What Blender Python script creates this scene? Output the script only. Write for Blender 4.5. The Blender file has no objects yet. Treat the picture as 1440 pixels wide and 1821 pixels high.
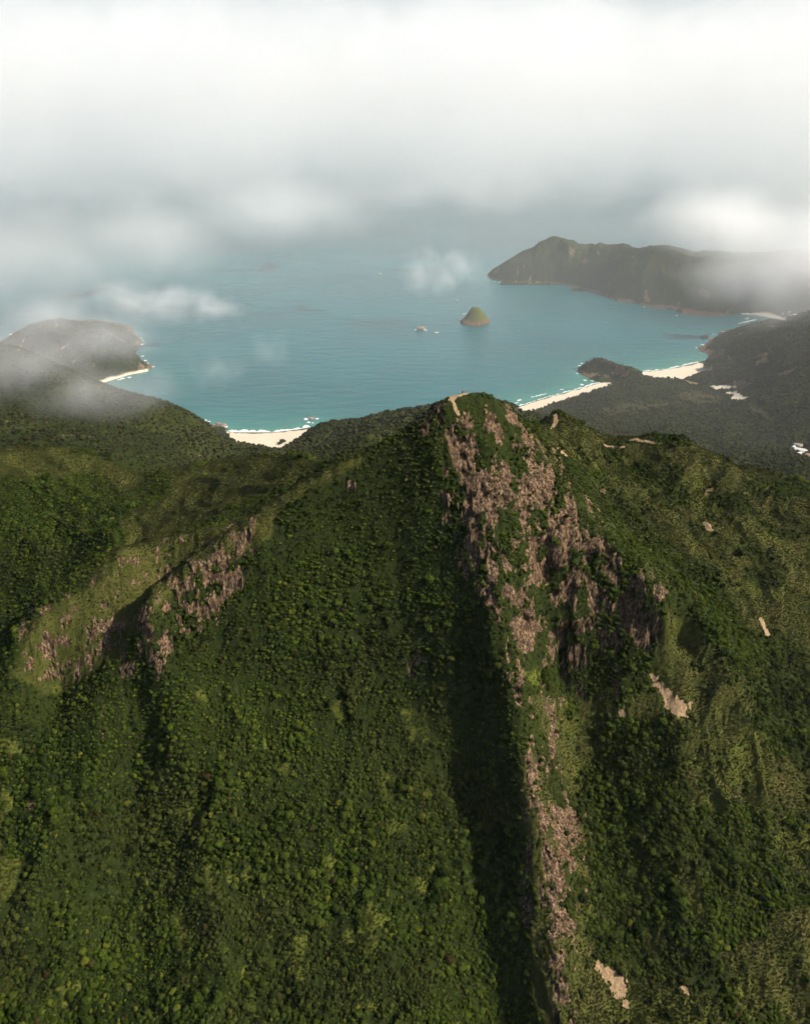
import bpy, math, os
import numpy as np

FULL = True
# ------------------------------------------------------------------ camera, light, exposure
sc = bpy.context.scene
PITCH = math.radians(27.0); FOV = math.radians(55.0); CAMZ = 650.0
F = 720.0 / math.tan(FOV / 2)
cp, sp = math.cos(PITCH), math.sin(PITCH)
cam_d = bpy.data.cameras.new('camera'); cam = bpy.data.objects.new('camera', cam_d)
sc.collection.objects.link(cam)
cam.location = (0, 0, CAMZ); cam.rotation_euler = (math.pi / 2 - PITCH, 0, 0)
cam_d.sensor_fit = 'HORIZONTAL'; cam_d.angle = FOV; cam_d.clip_start = 1.0; cam_d.clip_end = 60000.0
sc.camera = cam

SUN_AZ = math.radians(100.0)      # clockwise from +Y (the view direction): the sun stands to the right
SUN_EL = math.radians(39.5)
w = bpy.data.worlds.new('World'); sc.world = w; w.use_nodes = True
nt = w.node_tree
sky = nt.nodes.new('ShaderNodeTexSky'); sky.sky_type = 'NISHITA'; sky.sun_disc = False
sky.sun_elevation = SUN_EL; sky.sun_rotation = SUN_AZ
sky.air_density = 1.0; sky.dust_density = 2.5; sky.ozone_density = 1.0; sky.altitude = 300
bg = nt.nodes['Background']; bg.inputs['Strength'].default_value = 0.08
nt.links.new(sky.outputs[0], bg.inputs['Color'])
sd_ = bpy.data.lights.new('sun', 'SUN'); sd_.energy = 5.0; sd_.angle = math.radians(0.5)
sd_.color = (1.0, 0.92, 0.80)
sun = bpy.data.objects.new('sun', sd_); sc.collection.objects.link(sun)
SDIR = np.array([math.sin(SUN_AZ) * math.cos(SUN_EL), math.cos(SUN_AZ) * math.cos(SUN_EL), math.sin(SUN_EL)])
from mathutils import Vector, Matrix
sun.rotation_euler = Vector(SDIR).to_track_quat('Z', 'Y').to_euler()
sc.view_settings.view_transform = 'Standard'; sc.view_settings.look = 'None'
sc.view_settings.exposure = 0.62; sc.view_settings.gamma = 1.0
cy = sc.cycles
cy.max_bounces = 14; cy.diffuse_bounces = 2; cy.glossy_bounces = 2; cy.transmission_bounces = 2
cy.transparent_max_bounces = 8; cy.volume_bounces = 12; cy.volume_step_rate = 3.0
cy.use_adaptive_sampling = True; cy.adaptive_threshold = 0.04; cy.adaptive_min_samples = 16

C = sc.collection
rng = np.random.default_rng(7)
CLOUDS = os.environ.get('NOCLOUD') is None
TREES = os.environ.get('NOTREE') is None

# ------------------------------------------------------------------ helpers
def tag(o, label=None, cat=None, group=None, kind=None):
    if label: o['label'] = label
    if cat: o['category'] = cat
    if group: o['group'] = group
    if kind: o['kind'] = kind
    return o

def ray(u, v):
    a = (u - 720.0) / F; b = (910.5 - v) / F
    return a, cp + b * sp, -sp + b * cp

def P(u, v, Y=None, Z=None):
    """point of the place at photograph position u, v and forward distance Y (or height Z)"""
    dx, dy, dz = ray(u, v)
    t = Y / dy if Y is not None else (Z - CAMZ) / dz
    return (dx * t, dy * t, CAMZ + dz * t)

def proj(x, y, z):
    dz_ = z - CAMZ
    d = y * cp - dz_ * sp
    up = y * sp + dz_ * cp
    d = np.maximum(d, 1.0)
    return 720 + F * x / d, 910.5 - F * up / d

# hashed gradient noise, vectorised
def _h(ix, iy, iz, seed):
    n = (ix * 374761393 + iy * 668265263 + iz * 2147483647 % 1274126177 + iz * 1103515245 + seed * 974634777) & 0xFFFFFFFF
    n = ((n ^ (n >> 13)) * 1274126177) & 0xFFFFFFFF
    n = (n ^ (n >> 16)) & 0xFFFF
    return n.astype(np.float32) * (2.0 / 65535.0) - 1.0

def vnoise(x, y, z=None, seed=0):
    """smooth value noise in -1..1 (2D when z is None)"""
    fx = np.floor(x); fy = np.floor(y)
    ix = fx.astype(np.int64); iy = fy.astype(np.int64)
    tx = (x - fx).astype(np.float32); ty = (y - fy).astype(np.float32)
    tx = tx * tx * tx * (tx * (tx * 6 - 15) + 10); ty = ty * ty * ty * (ty * (ty * 6 - 15) + 10)
    def plane(iz):
        a = _h(ix, iy, iz, seed); b = _h(ix + 1, iy, iz, seed)
        c = _h(ix, iy + 1, iz, seed); d = _h(ix + 1, iy + 1, iz, seed)
        return (a + (b - a) * tx) * (1 - ty) + (c + (d - c) * tx) * ty
    if z is None:
        return plane(np.zeros_like(ix))
    fz = np.floor(z); iz = fz.astype(np.int64); tz = (z - fz).astype(np.float32)
    tz = tz * tz * (3 - 2 * tz)
    p0 = plane(iz); p1 = plane(iz + 1)
    return p0 + (p1 - p0) * tz

def fbm(x, y, z=None, octs=4, seed=0, gain=0.5, ridged=False):
    s = 0.0; a = 1.0; tot = 0.0
    ca, sa = math.cos(0.7), math.sin(0.7)
    for k in range(octs):
        n = vnoise(x, y, z, seed + 17 * k)
        if ridged: n = 1 - 2 * np.abs(n)
        s = s + a * n; tot += a; a *= gain
        x, y = (x * ca - y * sa) * 2.03 + 11.3, (x * sa + y * ca) * 2.03 - 5.1
        if z is not None: z = z * 2.03 + 3.7
    return s / tot

def sstep(a, b, x):
    t = np.clip((x - a) / (b - a), 0, 1)
    return t * t * (3 - 2 * t)

def poly_sd(px, py, poly, closed=True):
    """signed distance, positive inside"""
    poly = np.asarray(poly, dtype=np.float64)
    n = len(poly); best = np.full(px.shape, 1e18); inside = np.zeros(px.shape, bool)
    for i in range(n if closed else n - 1):
        ax, ay = poly[i]; bx_, by_ = poly[(i + 1) % n]
        ex, ey = bx_ - ax, by_ - ay
        t = np.clip(((px - ax) * ex + (py - ay) * ey) / (ex * ex + ey * ey + 1e-12), 0, 1)
        d2 = (px - ax - t * ex) ** 2 + (py - ay - t * ey) ** 2
        np.minimum(best, d2, out=best)
        if closed:
            c = ((ay > py) != (by_ > py)) & (px < (bx_ - ax) * (py - ay) / (by_ - ay + 1e-12) + ax)
            inside ^= c
    d = np.sqrt(best)
    return np.where(inside, d, -d) if closed else d

def mesh_np(name, verts, faces, mat=None, smooth=True, attrs=None, parent=None):
    me = bpy.data.meshes.new(name)
    verts = np.asarray(verts, np.float32); faces = np.asarray(faces, np.int32)
    k = faces.shape[1]
    me.vertices.add(len(verts)); me.vertices.foreach_set('co', verts.ravel())
    me.loops.add(faces.size); me.loops.foreach_set('vertex_index', faces.ravel())
    me.polygons.add(len(faces)); me.polygons.foreach_set('loop_start', np.arange(0, faces.size, k, dtype=np.int32))
    me.polygons.foreach_set('loop_total', np.full(len(faces), k, np.int32))
    me.update(calc_edges=True)
    if smooth: me.polygons.foreach_set('use_smooth', np.ones(len(faces), bool))
    for an, av in (attrs or {}).items():
        at = me.attributes.new(an, 'FLOAT', 'POINT'); at.data.foreach_set('value', np.asarray(av, np.float32))
    if mat: me.materials.append(mat)
    o = bpy.data.objects.new(name, me); C.objects.link(o)
    if parent: o.parent = parent
    return o

# ------------------------------------------------------------------ the coast (world x, y of the waterline)
def S(pts, z=0.0):
    return [P(u, v, Z=z)[:2] for u, v in pts]
beach_a = S([(408, 768), (440, 769), (490, 768), (530, 763.5), (552, 759)])
beach_b = S([(922, 723), (960, 710), (1000, 699), (1040, 688), (1068, 680)])
beach_c = S([(1140, 661), (1170, 658), (1195, 655), (1220, 649), (1243, 644)])
beach_d = S([(1402, 569), (1385, 568), (1365, 563.5), (1345, 560), (1318, 558)])
mainland = (
    [(-6000, 3200), (-3500, 3000), (-2300, 2650)] + S([(-60, 640), (14, 606), (22, 600)]) + [(-1300, 2760), (-1120, 2800), (-1010, 2740), (-940, 2680)]
    + S([(243, 597), (253, 607), (247, 614), (236, 617), (246, 630), (256, 640), (270, 651), (262, 659), (235, 666), (205, 674), (180, 682), (189, 690), (203, 690), (202, 702)])
    + S([(235, 722), (290, 742), (330, 748), (362, 747), (378, 755), (400, 759)]) + beach_a
    + S([(590, 752), (640, 752), (690, 747), (760, 742), (830, 738), (880, 733)]) + beach_b
    + S([(1052, 677), (1038, 668), (1026, 661), (1028, 655), (1042, 648), (1075, 650), (1110, 656)]) + beach_c
    + S([(1256, 639), (1262, 632), (1250, 626), (1242, 619), (1252, 614), (1262, 607), (1276, 597), (1282, 590), (1300, 586), (1330, 578), (1365, 571)]) + beach_d
    + S([(1300, 560), (1270, 562), (1240, 562), (1213, 558), (1203, 552), (1180, 549), (1150, 544), (1118, 538), (1100, 536), (1075, 527), (1060, 520), (1020, 510), (985, 504), (940, 504), (905, 502), (880, 498), (868, 492), (866, 487), (874, 480), (900, 476), (960, 470), (1040, 468), (1150, 466), (1250, 462)])
    + [(3000, 4950), (6000, 5200), (9000, 5200), (9000, -1500), (-9000, -1500), (-9000, 3200)])
isl = P(845, 571, Z=0)
islet_poly = S([(818, 572), (822, 577), (835, 580), (850, 580), (864, 577), (873, 572), (868, 566), (862, 560), (850, 557), (835, 560), (826, 565)])

# ------------------------------------------------------------------ height controls
K = []
def ctl(*pts):
    for p in pts:
        K.append(P(p[0], p[1], Y=p[2]))
def ctz(*pts):
    for p in pts:
        K.append(P(p[0], p[1], Z=p[2]))
def line(pts, step=22.0, zmode=False):
    q = [P(a, b, Z=c) if zmode else P(a, b, Y=c) for a, b, c in pts]
    for i in range(len(q) - 1):
        a = np.array(q[i]); b = np.array(q[i + 1]); n = max(1, int(np.linalg.norm(b - a) / step))
        for k in range(n): K.append(tuple(a + (b - a) * k / n))
    K.append(q[-1])
# main peak
line([(790, 716, 544), (800, 708, 548), (815, 700, 555), (850, 699, 560), (880, 708, 563)], 8)
line([(880, 708, 563), (905, 735, 572), (930, 750, 590), (950, 772, 640), (967, 757, 720), (985, 733, 760)], 12)
line([(985, 733, 760), (1003, 755, 770), (1040, 768, 775), (1065, 780, 765), (1090, 793, 745), (1130, 783, 730), (1160, 786, 722), (1210, 802, 712), (1250, 820, 700), (1268, 850, 685), (1330, 895, 655), (1380, 902, 650), (1440, 908, 650), (1560, 920, 640)], 18)
line([(790, 716, 544), (740, 757, 541), (715, 776, 540), (640, 814, 535), (575, 842, 528), (520, 868, 523), (465, 902, 518), (400, 948, 505), (355, 983, 495), (300, 1028, 484), (262, 1060, 475), (242, 1095, 462)], 14)
K += [(12, 580, 420), (50, 598, 434), (85, 625, 414), (-30, 570, 404), (-75, 566, 384), (-5, 618, 392), (40, 660, 384)]
# rock ribs and face below the summit
line([(815, 740, 541), (820, 800, 528), (835, 850, 517), (850, 900, 504), (868, 1000, 478), (880, 1100, 451), (897, 1180, 432), (915, 1260, 414), (935, 1380, 386), (956, 1470, 362), (955, 1540, 345), (940, 1620, 326), (965, 1680, 310), (985, 1720, 298), (1000, 1821, 272), (1010, 1950, 235)], 15)
ctl((760, 800, 528), (740, 900, 512), (780, 1000, 492))
ctl((900, 800, 545), (930, 830, 540))
line([(935, 770, 585), (945, 790, 572), (965, 830, 556), (1000, 862, 548), (1050, 930, 532), (1100, 1000, 515), (1165, 1040, 500), (1178, 1090, 487)], 15)
ctl((980, 900, 529), (1000, 950, 517), (1040, 1050, 503), (940, 1000, 492), (950, 1100, 472), (1100, 1100, 495), (1020, 1100, 492))
ctl((1000, 1180, 487), (940, 1180, 452), (1060, 1180, 484), (1110, 1180, 480), (1170, 1150, 482))
ctl((1000, 1300, 452), (1100, 1300, 450), (1000, 1400, 418), (1010, 1500, 380), (1060, 1500, 385), (1100, 1500, 385), (1040, 1650, 325), (1100, 1650, 330), (1070, 1821, 277), (1100, 1821, 280))
ctl((1200, 1150, 500), (1200, 1300, 437), (1300, 1300, 441), (1200, 1500, 372), (1300, 1420, 398), (1400, 1500, 373), (1250, 1650, 322), (1250, 1821, 276), (1420, 1821, 276), (1420, 1650, 323), (1560, 1700, 310), (1600, 1400, 410))
# right slope and its gully
ctl((960, 790, 615), (1000, 850, 575), (1050, 880, 575), (1100, 940, 560), (1060, 830, 640))
line([(1010, 800, 665), (1080, 900, 625), (1180, 990, 580), (1260, 1085, 535), (1340, 1180, 492), (1440, 1300, 452), (1560, 1430, 400)], 20)
ctl((1200, 900, 640), (1250, 870, 668), (1300, 950, 600), (1380, 960, 605), (1440, 1000, 590), (1440, 1100, 545), (1350, 1060, 560), (1560, 1100, 540), (1120, 840, 700))
line([(1220, 1060, 520), (1290, 1180, 480), (1360, 1300, 440), (1420, 1400, 408)], 20)
# spur's shaded flank and the wooded face
line([(862, 1250, 426), (872, 1380, 401), (880, 1500, 371), (874, 1600, 345), (882, 1700, 316), (895, 1821, 282)], 20)
ctl((830, 1200, 439), (780, 1100, 464), (750, 1200, 446), (800, 1400, 402), (800, 1500, 370), (780, 1650, 327), (700, 1300, 424), (690, 1450, 380), (690, 1600, 336), (650, 1750, 297), (640, 1821, 278), (780, 1821, 276))
ctl((700, 1000, 500), (600, 1000, 497), (600, 900, 519), (700, 850, 524), (500, 1000, 490), (420, 1020, 484), (820, 1100, 463), (680, 1100, 474), (550, 1100, 473), (400, 1100, 468), (320, 1100, 464))
ctl((400, 1200, 447), (550, 1200, 449), (300, 1300, 413), (500, 1300, 424), (400, 1400, 391), (550, 1400, 394), (560, 1550, 350), (450, 1500, 362), (400, 1650, 322), (520, 1700, 312), (340, 1821, 277), (500, 1821, 279), (320, 1180, 443))
line([(262, 1075, 485), (236, 1140, 456), (262, 1205, 441), (280, 1260, 427), (272, 1330, 415), (252, 1420, 392), (218, 1540, 359), (170, 1680, 320), (120, 1821, 284)], 14)
line([(400, 957, 523), (350, 992, 519), (305, 1035, 511), (262, 1075, 492)], 14)
ctl((258, 1130, 452), (275, 1200, 436), (100, 1400, 390), (170, 1300, 417), (100, 1250, 444), (160, 1500, 360), (60, 1600, 333), (0, 1500, 362), (0, 1700, 308), (60, 1821, 275), (0, 1821, 275), (-120, 1700, 300), (200, 1220, 441))
# second ridge
line([(450, 925, 532), (435, 938, 545), (360, 950, 540), (270, 972, 532), (220, 986, 516), (190, 1015, 505), (160, 1050, 492), (80, 1120, 466), (38, 1190, 446), (0, 1260, 430), (-80, 1330, 420)], 15)
ctl((180, 1130, 470), (100, 1180, 458))
# wooded valley, hills behind on the left
ctl((200, 950, 622), (100, 1050, 580), (0, 1150, 545), (-120, 1150, 560), (50, 900, 702), (0, 1000, 635), (150, 900, 690))
line([(-150, 830, 740), (0, 805, 762), (50, 800, 780), (100, 799, 790), (150, 806, 795), (200, 826, 792), (260, 850, 765)], 25)
line([(270, 850, 800), (310, 837, 805), (350, 828, 795), (400, 824, 780), (450, 818, 765), (510, 811, 742), (540, 816, 720), (570, 828, 690), (610, 828, 610), (640, 818, 560)], 20)
line([(535, 872, 600), (490, 890, 592), (400, 928, 588), (330, 958, 576), (260, 975, 575)], 20)
line([(400, 826, 778), (350, 860, 720), (300, 905, 665), (240, 960, 612)], 22)
ctl((450, 860, 690), (400, 880, 668), (480, 840, 725), (230, 880, 715))
for p in [(-300, 950, 130), (-150, 1000, 125), (-50, 1000, 130), (60, 950, 150), (150, 1000, 110), (-450, 1000, 150), (100, 800, 240), (-30, 720, 290)]: K.append(p)
# far left
line([(-200, 600, 1480), (-80, 600, 1500), (0, 615, 1500), (60, 640, 1480), (120, 668, 1450), (190, 698, 1420), (230, 712, 1400), (270, 715, 1400), (330, 738, 1420), (380, 766, 1480), (405, 783, 1560)], 45)
ctl((300, 775, 1300), (100, 740, 1300), (0, 760, 1150), (200, 815, 1060), (400, 815, 1250), (330, 800, 1230), (-150, 760, 1150), (150, 770, 1180))
line([(0, 732, 1290), (60, 738, 1270), (120, 752, 1250), (210, 776, 1230), (300, 778, 1260), (370, 780, 1330)], 50)
ctz((440, 803, 14), (500, 804, 12), (470, 796, 6), (520, 800, 10), (400, 800, 38))
line([(503, 800, 1490), (540, 771, 1450), (572, 757, 1430), (600, 762, 1400), (640, 751, 1400), (690, 741, 1385), (740, 735, 1360), (800, 727, 1360), (860, 716, 1380), (892, 716, 1400), (930, 737, 1450), (965, 748, 1520)], 40)
ctl((600, 800, 1180), (650, 780, 1150), (560, 800, 1300), (540, 812, 1150))
# far right
ctz((1000, 730, 14), (960, 735, 30), (1100, 720, 22), (1200, 700, 18), (1250, 690, 12), (1300, 700, 15), (1150, 760, 60), (1050, 765, 70), (1200, 795, 90), (1300, 835, 115), (1400, 855, 125), (1440, 880, 140), (1415, 800, 70), (1350, 765, 55), (1440, 760, 80), (1440, 715, 95), (1060, 695, 8), (1120, 680, 14), (1260, 725, 25), (1130, 740, 35), (1200, 745, 42), (1560, 800, 130))
ctz((1042, 645, 22), (1060, 638, 36), (1085, 646, 34), (1110, 655, 30), (1140, 666, 25), (1165, 680, 16), (1200, 684, 8))
ctz((1285, 598, 20), (1305, 588, 34), (1335, 577, 52), (1380, 571, 75), (1440, 563, 110), (1550, 540, 160), (1400, 620, 110), (1350, 640, 75), (1440, 650, 125), (1300, 650, 35), (1290, 615, 50), (1270, 625, 22), (1340, 610, 80), (1600, 640, 160), (1340, 690, 45))
ctz((872, 484, 14), (888, 474, 45), (905, 466, 72), (925, 449, 95), (940, 441, 112), (965, 433, 132), (985, 418, 172), (1000, 428, 155), (1020, 438, 130), (1060, 446, 128), (1100, 458, 128), (1150, 476, 112), (1200, 494, 92), (1250, 502, 82), (1350, 505, 95), (1500, 500, 140), (985, 470, 75), (1100, 500, 60), (1200, 520, 70), (1350, 525, 70), (1430, 545, 40), (1550, 520, 100))
ctz((16, 602, 22), (30, 592, 50), (50, 580, 78), (75, 573, 100), (110, 568, 112), (135, 576, 92), (165, 588, 78), (195, 586, 74), (215, 592, 52), (238, 598, 18), (110, 620, 62), (200, 640, 40), (240, 645, 22), (60, 625, 70), (160, 660, 50), (30, 640, 70), (-100, 600, 60))
for x in range(-3000, 6001, 750):
    K.append((x, -1200, 60)); K.append((x, -300, 80))
for p in [(-420, 250, 150), (-200, 190, 140), (0, 180, 140), (200, 180, 130), (420, 220, 110), (-700, 500, 120), (-900, 800, 180), (800, 400, 160), (1000, 800, 120), (1500, 1200, 140), (1400, 1800, 150), (2500, 2200, 200), (3500, 3500, 200), (5000, 4500, 150), (-1200, 1200, 200), (-2000, 1500, 220), (-1500, 2200, 120), (-2500, 2300, 80), (2500, 4600, 180)]:
    K.append(p)
for poly in (mainland,):
    q = np.array(poly)
    for i in range(len(q) - 1):
        a, b = q[i], q[i + 1]; L = np.linalg.norm(b - a)
        n = max(1, int(L / (90 if L < 900 else 700)))
        for k in range(n):
            p_ = a + (b - a) * k / n
            if p_[1] > 1400: K.append((p_[0], p_[1], 1.0))
K = np.array(K)
_, ui = np.unique(np.round(K[:, :2] / 4).astype(int), axis=0, return_index=True)
K = K[ui]

def rbf_fit(K):
    n = len(K); X = K[:, :2] / 1000.0
    D = np.sqrt(((X[:, None] - X[None]) ** 2).sum(-1) + 0.006 ** 2)
    A = np.zeros((n + 3, n + 3)); A[:n, :n] = D - np.eye(n) * 0.0004
    A[:n, n] = 1; A[:n, n + 1:] = X; A[n:, :n] = A[:n, n:].T
    b = np.zeros(n + 3); b[:n] = K[:, 2]
    return X, np.linalg.solve(A, b)
RX, RW = rbf_fit(K)
def rbf(x, y):
    sh = x.shape; x = (x.ravel() / 1000).astype(np.float32); y = (y.ravel() / 1000).astype(np.float32)
    out = np.empty(len(x), np.float32)
    X = RX.astype(np.float32); W = RW.astype(np.float32)
    for i in range(0, len(x), 20000):
        a = x[i:i + 20000, None] - X[None, :, 0]; b = y[i:i + 20000, None] - X[None, :, 1]
        d = np.sqrt(a * a + b * b + 0.006 ** 2)
        out[i:i + 20000] = d @ W[:-3]
    return (out + W[-3] + W[-2] * x + W[-1] * y).reshape(sh)

# ------------------------------------------------------------------ terrain grid (fans out from below the camera)
NX = 1000 if FULL else 500
ys = [70.0]
while ys[-1] < 6200: 
    yv = ys[-1]
    ys.append(yv + (0.95 if 180 < yv < 700 else max(1.0, yv / 520.0)))
ys = np.array(ys); NY = len(ys)
hw = 150 + 0.585 * ys
sx = np.linspace(-1, 1, NX)
GX = hw[:, None] * sx[None, :]; GY = np.repeat(ys[:, None], NX, 1)
# coarse evaluation, then bilinear
cr = np.unique(np.concatenate([np.arange(0, NY, 3), [NY - 1]])); cc = np.unique(np.concatenate([np.arange(0, NX, 3), [NX - 1]]))
def upsample(A):
    rI = np.interp(np.arange(NY), cr, np.arange(len(cr))); cI = np.interp(np.arange(NX), cc, np.arange(len(cc)))
    r0 = np.minimum(rI.astype(int), len(cr) - 2); c0 = np.minimum(cI.astype(int), len(cc) - 2)
    fr = (rI - r0)[:, None]; fc = (cI - c0)[None]
    B = A[r0] * (1 - fr) + A[r0 + 1] * fr
    return B[:, c0] * (1 - fc) + B[:, c0 + 1] * fc
cx = GX[np.ix_(cr, cc)]; cyy = GY[np.ix_(cr, cc)]
H0 = rbf(cx, cyy)
SDm = poly_sd(cx, cyy, mainland)
def near_line(pl): return poly_sd(cx, cyy, pl, closed=False)
BD = np.minimum.reduce([near_line(beach_a), near_line(beach_b), near_line(beach_c), near_line(beach_d)])
isd = poly_sd(cx, cyy, islet_poly)
H0 = upsample(H0).astype(np.float64); SD = upsample(SDm); BDf = upsample(BD); ISD = upsample(isd)
print('grid', NX, NY, 'controls', len(K))

near = 1 - sstep(850, 1300, GY)
far = 1 - near
# coast wobble away from the beaches
wob = fbm(GX / 60, GY / 60, octs=4, seed=5) * 14 * sstep(40, 140, BDf)
SDw = SD + wob
# broad relief: spurs and hollows
n1 = fbm(GX / 260, GY / 260, octs=5, seed=21, ridged=True)
n2 = fbm(GX / 42, GY / 42, octs=4, seed=31)
n3 = fbm(GX / 16, GY / 16, octs=3, seed=33, ridged=True)
Hh = H0 + far * ((n1 * 0.13 + 0.13 * fbm((GX - GY * .4) / 130, (GY + GX * .4) / 260, octs=4, seed=25, ridged=True)) * np.clip(H0, 0, 160) * np.where(GY < 2600, 0.35 + 0.4 * (GX > 350), 1.0) + n2 * 2.8 * sstep(0, 40, H0)) + near * (n2 * 2.6 + n3 * 1.1) * (1 - 0.7 * np.exp(-(np.hypot(GX - 40, GY - 555) / 80) ** 2))
# drainage ribs running down the main face
rib = fbm(GX / 52 + 0.9 * fbm(GX / 60, GY / 60, octs=3, seed=3), GY / 105 + 0.4 * fbm(GX / 50, GY / 50, octs=2, seed=4), octs=5, seed=44, ridged=True)
Hh += near * rib * 6.0 * sstep(540, 450, GY)
sumd = np.hypot(GX - 40, GY - 555)
calm = 1 - 0.8 * np.exp(-(sumd / 75) ** 2)
wx_ = fbm(GX / 70, GY / 70, octs=2, seed=46) * 0.6
gul = fbm(GX / 48 + wx_, GY / 120, octs=4, seed=47, ridged=True)
gul2 = fbm((GX + GY) / 60 + wx_, (GX - GY) / 130, octs=4, seed=48, ridged=True)
Hh += near * calm * (6.0 * gul * (0.45 + 0.55 * sstep(150, 260, GX)) + 7.0 * gul2 * (GY > 540) * sstep(540, 620, GY)) - 1.5 * np.exp(-(sumd / 60) ** 2)
# coast profile
tcoast = sstep(30, 150, BDf)
ramp = np.where(SDw > 0, 0, 0) + (1 - tcoast) * np.maximum(SDw, 0) * 0.07 + tcoast * (np.maximum(SDw, 0) * 1.25)
rk = 5.0
lim = 0.6 + ramp
a_ = np.clip(0.5 + 0.5 * (lim - Hh) / (rk + 3), 0, 1)
land = Hh * a_ + lim * (1 - a_) - (rk + 3) * a_ * (1 - a_) * 0.5
land = np.where(SDw > 160, Hh, land)
land = np.maximum(land, 0.35 + np.minimum(np.maximum(SDw, 0), 30) * 0.03)
GZ = np.where(SDw > 0, land, -0.5 + np.maximum(SDw, -60) * 0.25)
# the green islet in the bay: steep cone behind, low shoulder in front
ix, iy = isl[0], isl[1]
iw = ISD + fbm(GX / 14, GY / 14, octs=3, seed=9) * 5
pk = P(848, 548, Y=iy + 8)
r1 = np.hypot((GX - pk[0]) / 1.0, (GY - pk[1]) / 1.25)
hcone = (pk[2] - 12) * np.exp(-(r1 / 30) ** 2.2) + 17 * np.exp(-(np.hypot((GX - ix) / 42, (GY - iy + 16) / 34)) ** 3) + 10 * np.exp(-((GX - ix + 18) / 16) ** 2 - ((GY - iy) / 22) ** 2)
hi = np.minimum(np.maximum(iw, 0) * 1.9, 3 + hcone) + 0.6 * fbm(GX / 6, GY / 6, octs=2, seed=2) * (iw > 3)
GZ = np.where(iw > 0, np.maximum(hi, 0.5), GZ)
U, V = proj(GX, GY, GZ)
# ------------------------------------------------------------------ what grows or shows where (stored on the ground itself)
def region(poly, y0, y1, feather=10.0, noise=0.0, ns=9.0, seed=1, vs=1.0):
    """soft 0..1 field of an outlined patch of ground lying between two distances"""
    poly = np.array(poly, float); out = np.zeros(GX.shape, np.float32)
    lo = poly.min(0) - feather * 2 - noise; hi = poly.max(0) + feather * 2 + noise
    m = (U > lo[0]) & (U < hi[0]) & (V > lo[1]) & (V < hi[1]) & (GY > y0) & (GY < y1)
    if not m.any(): return out
    d = poly_sd(U[m], V[m], poly)
    if noise: d = d + noise * fbm(GX[m] / ns, (GZ[m] + GY[m] * 0.7) / (ns * vs), octs=4, seed=seed)
    out[m] = sstep(-feather, feather, d)
    return out
def union(lst): return np.maximum.reduce(lst)

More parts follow.
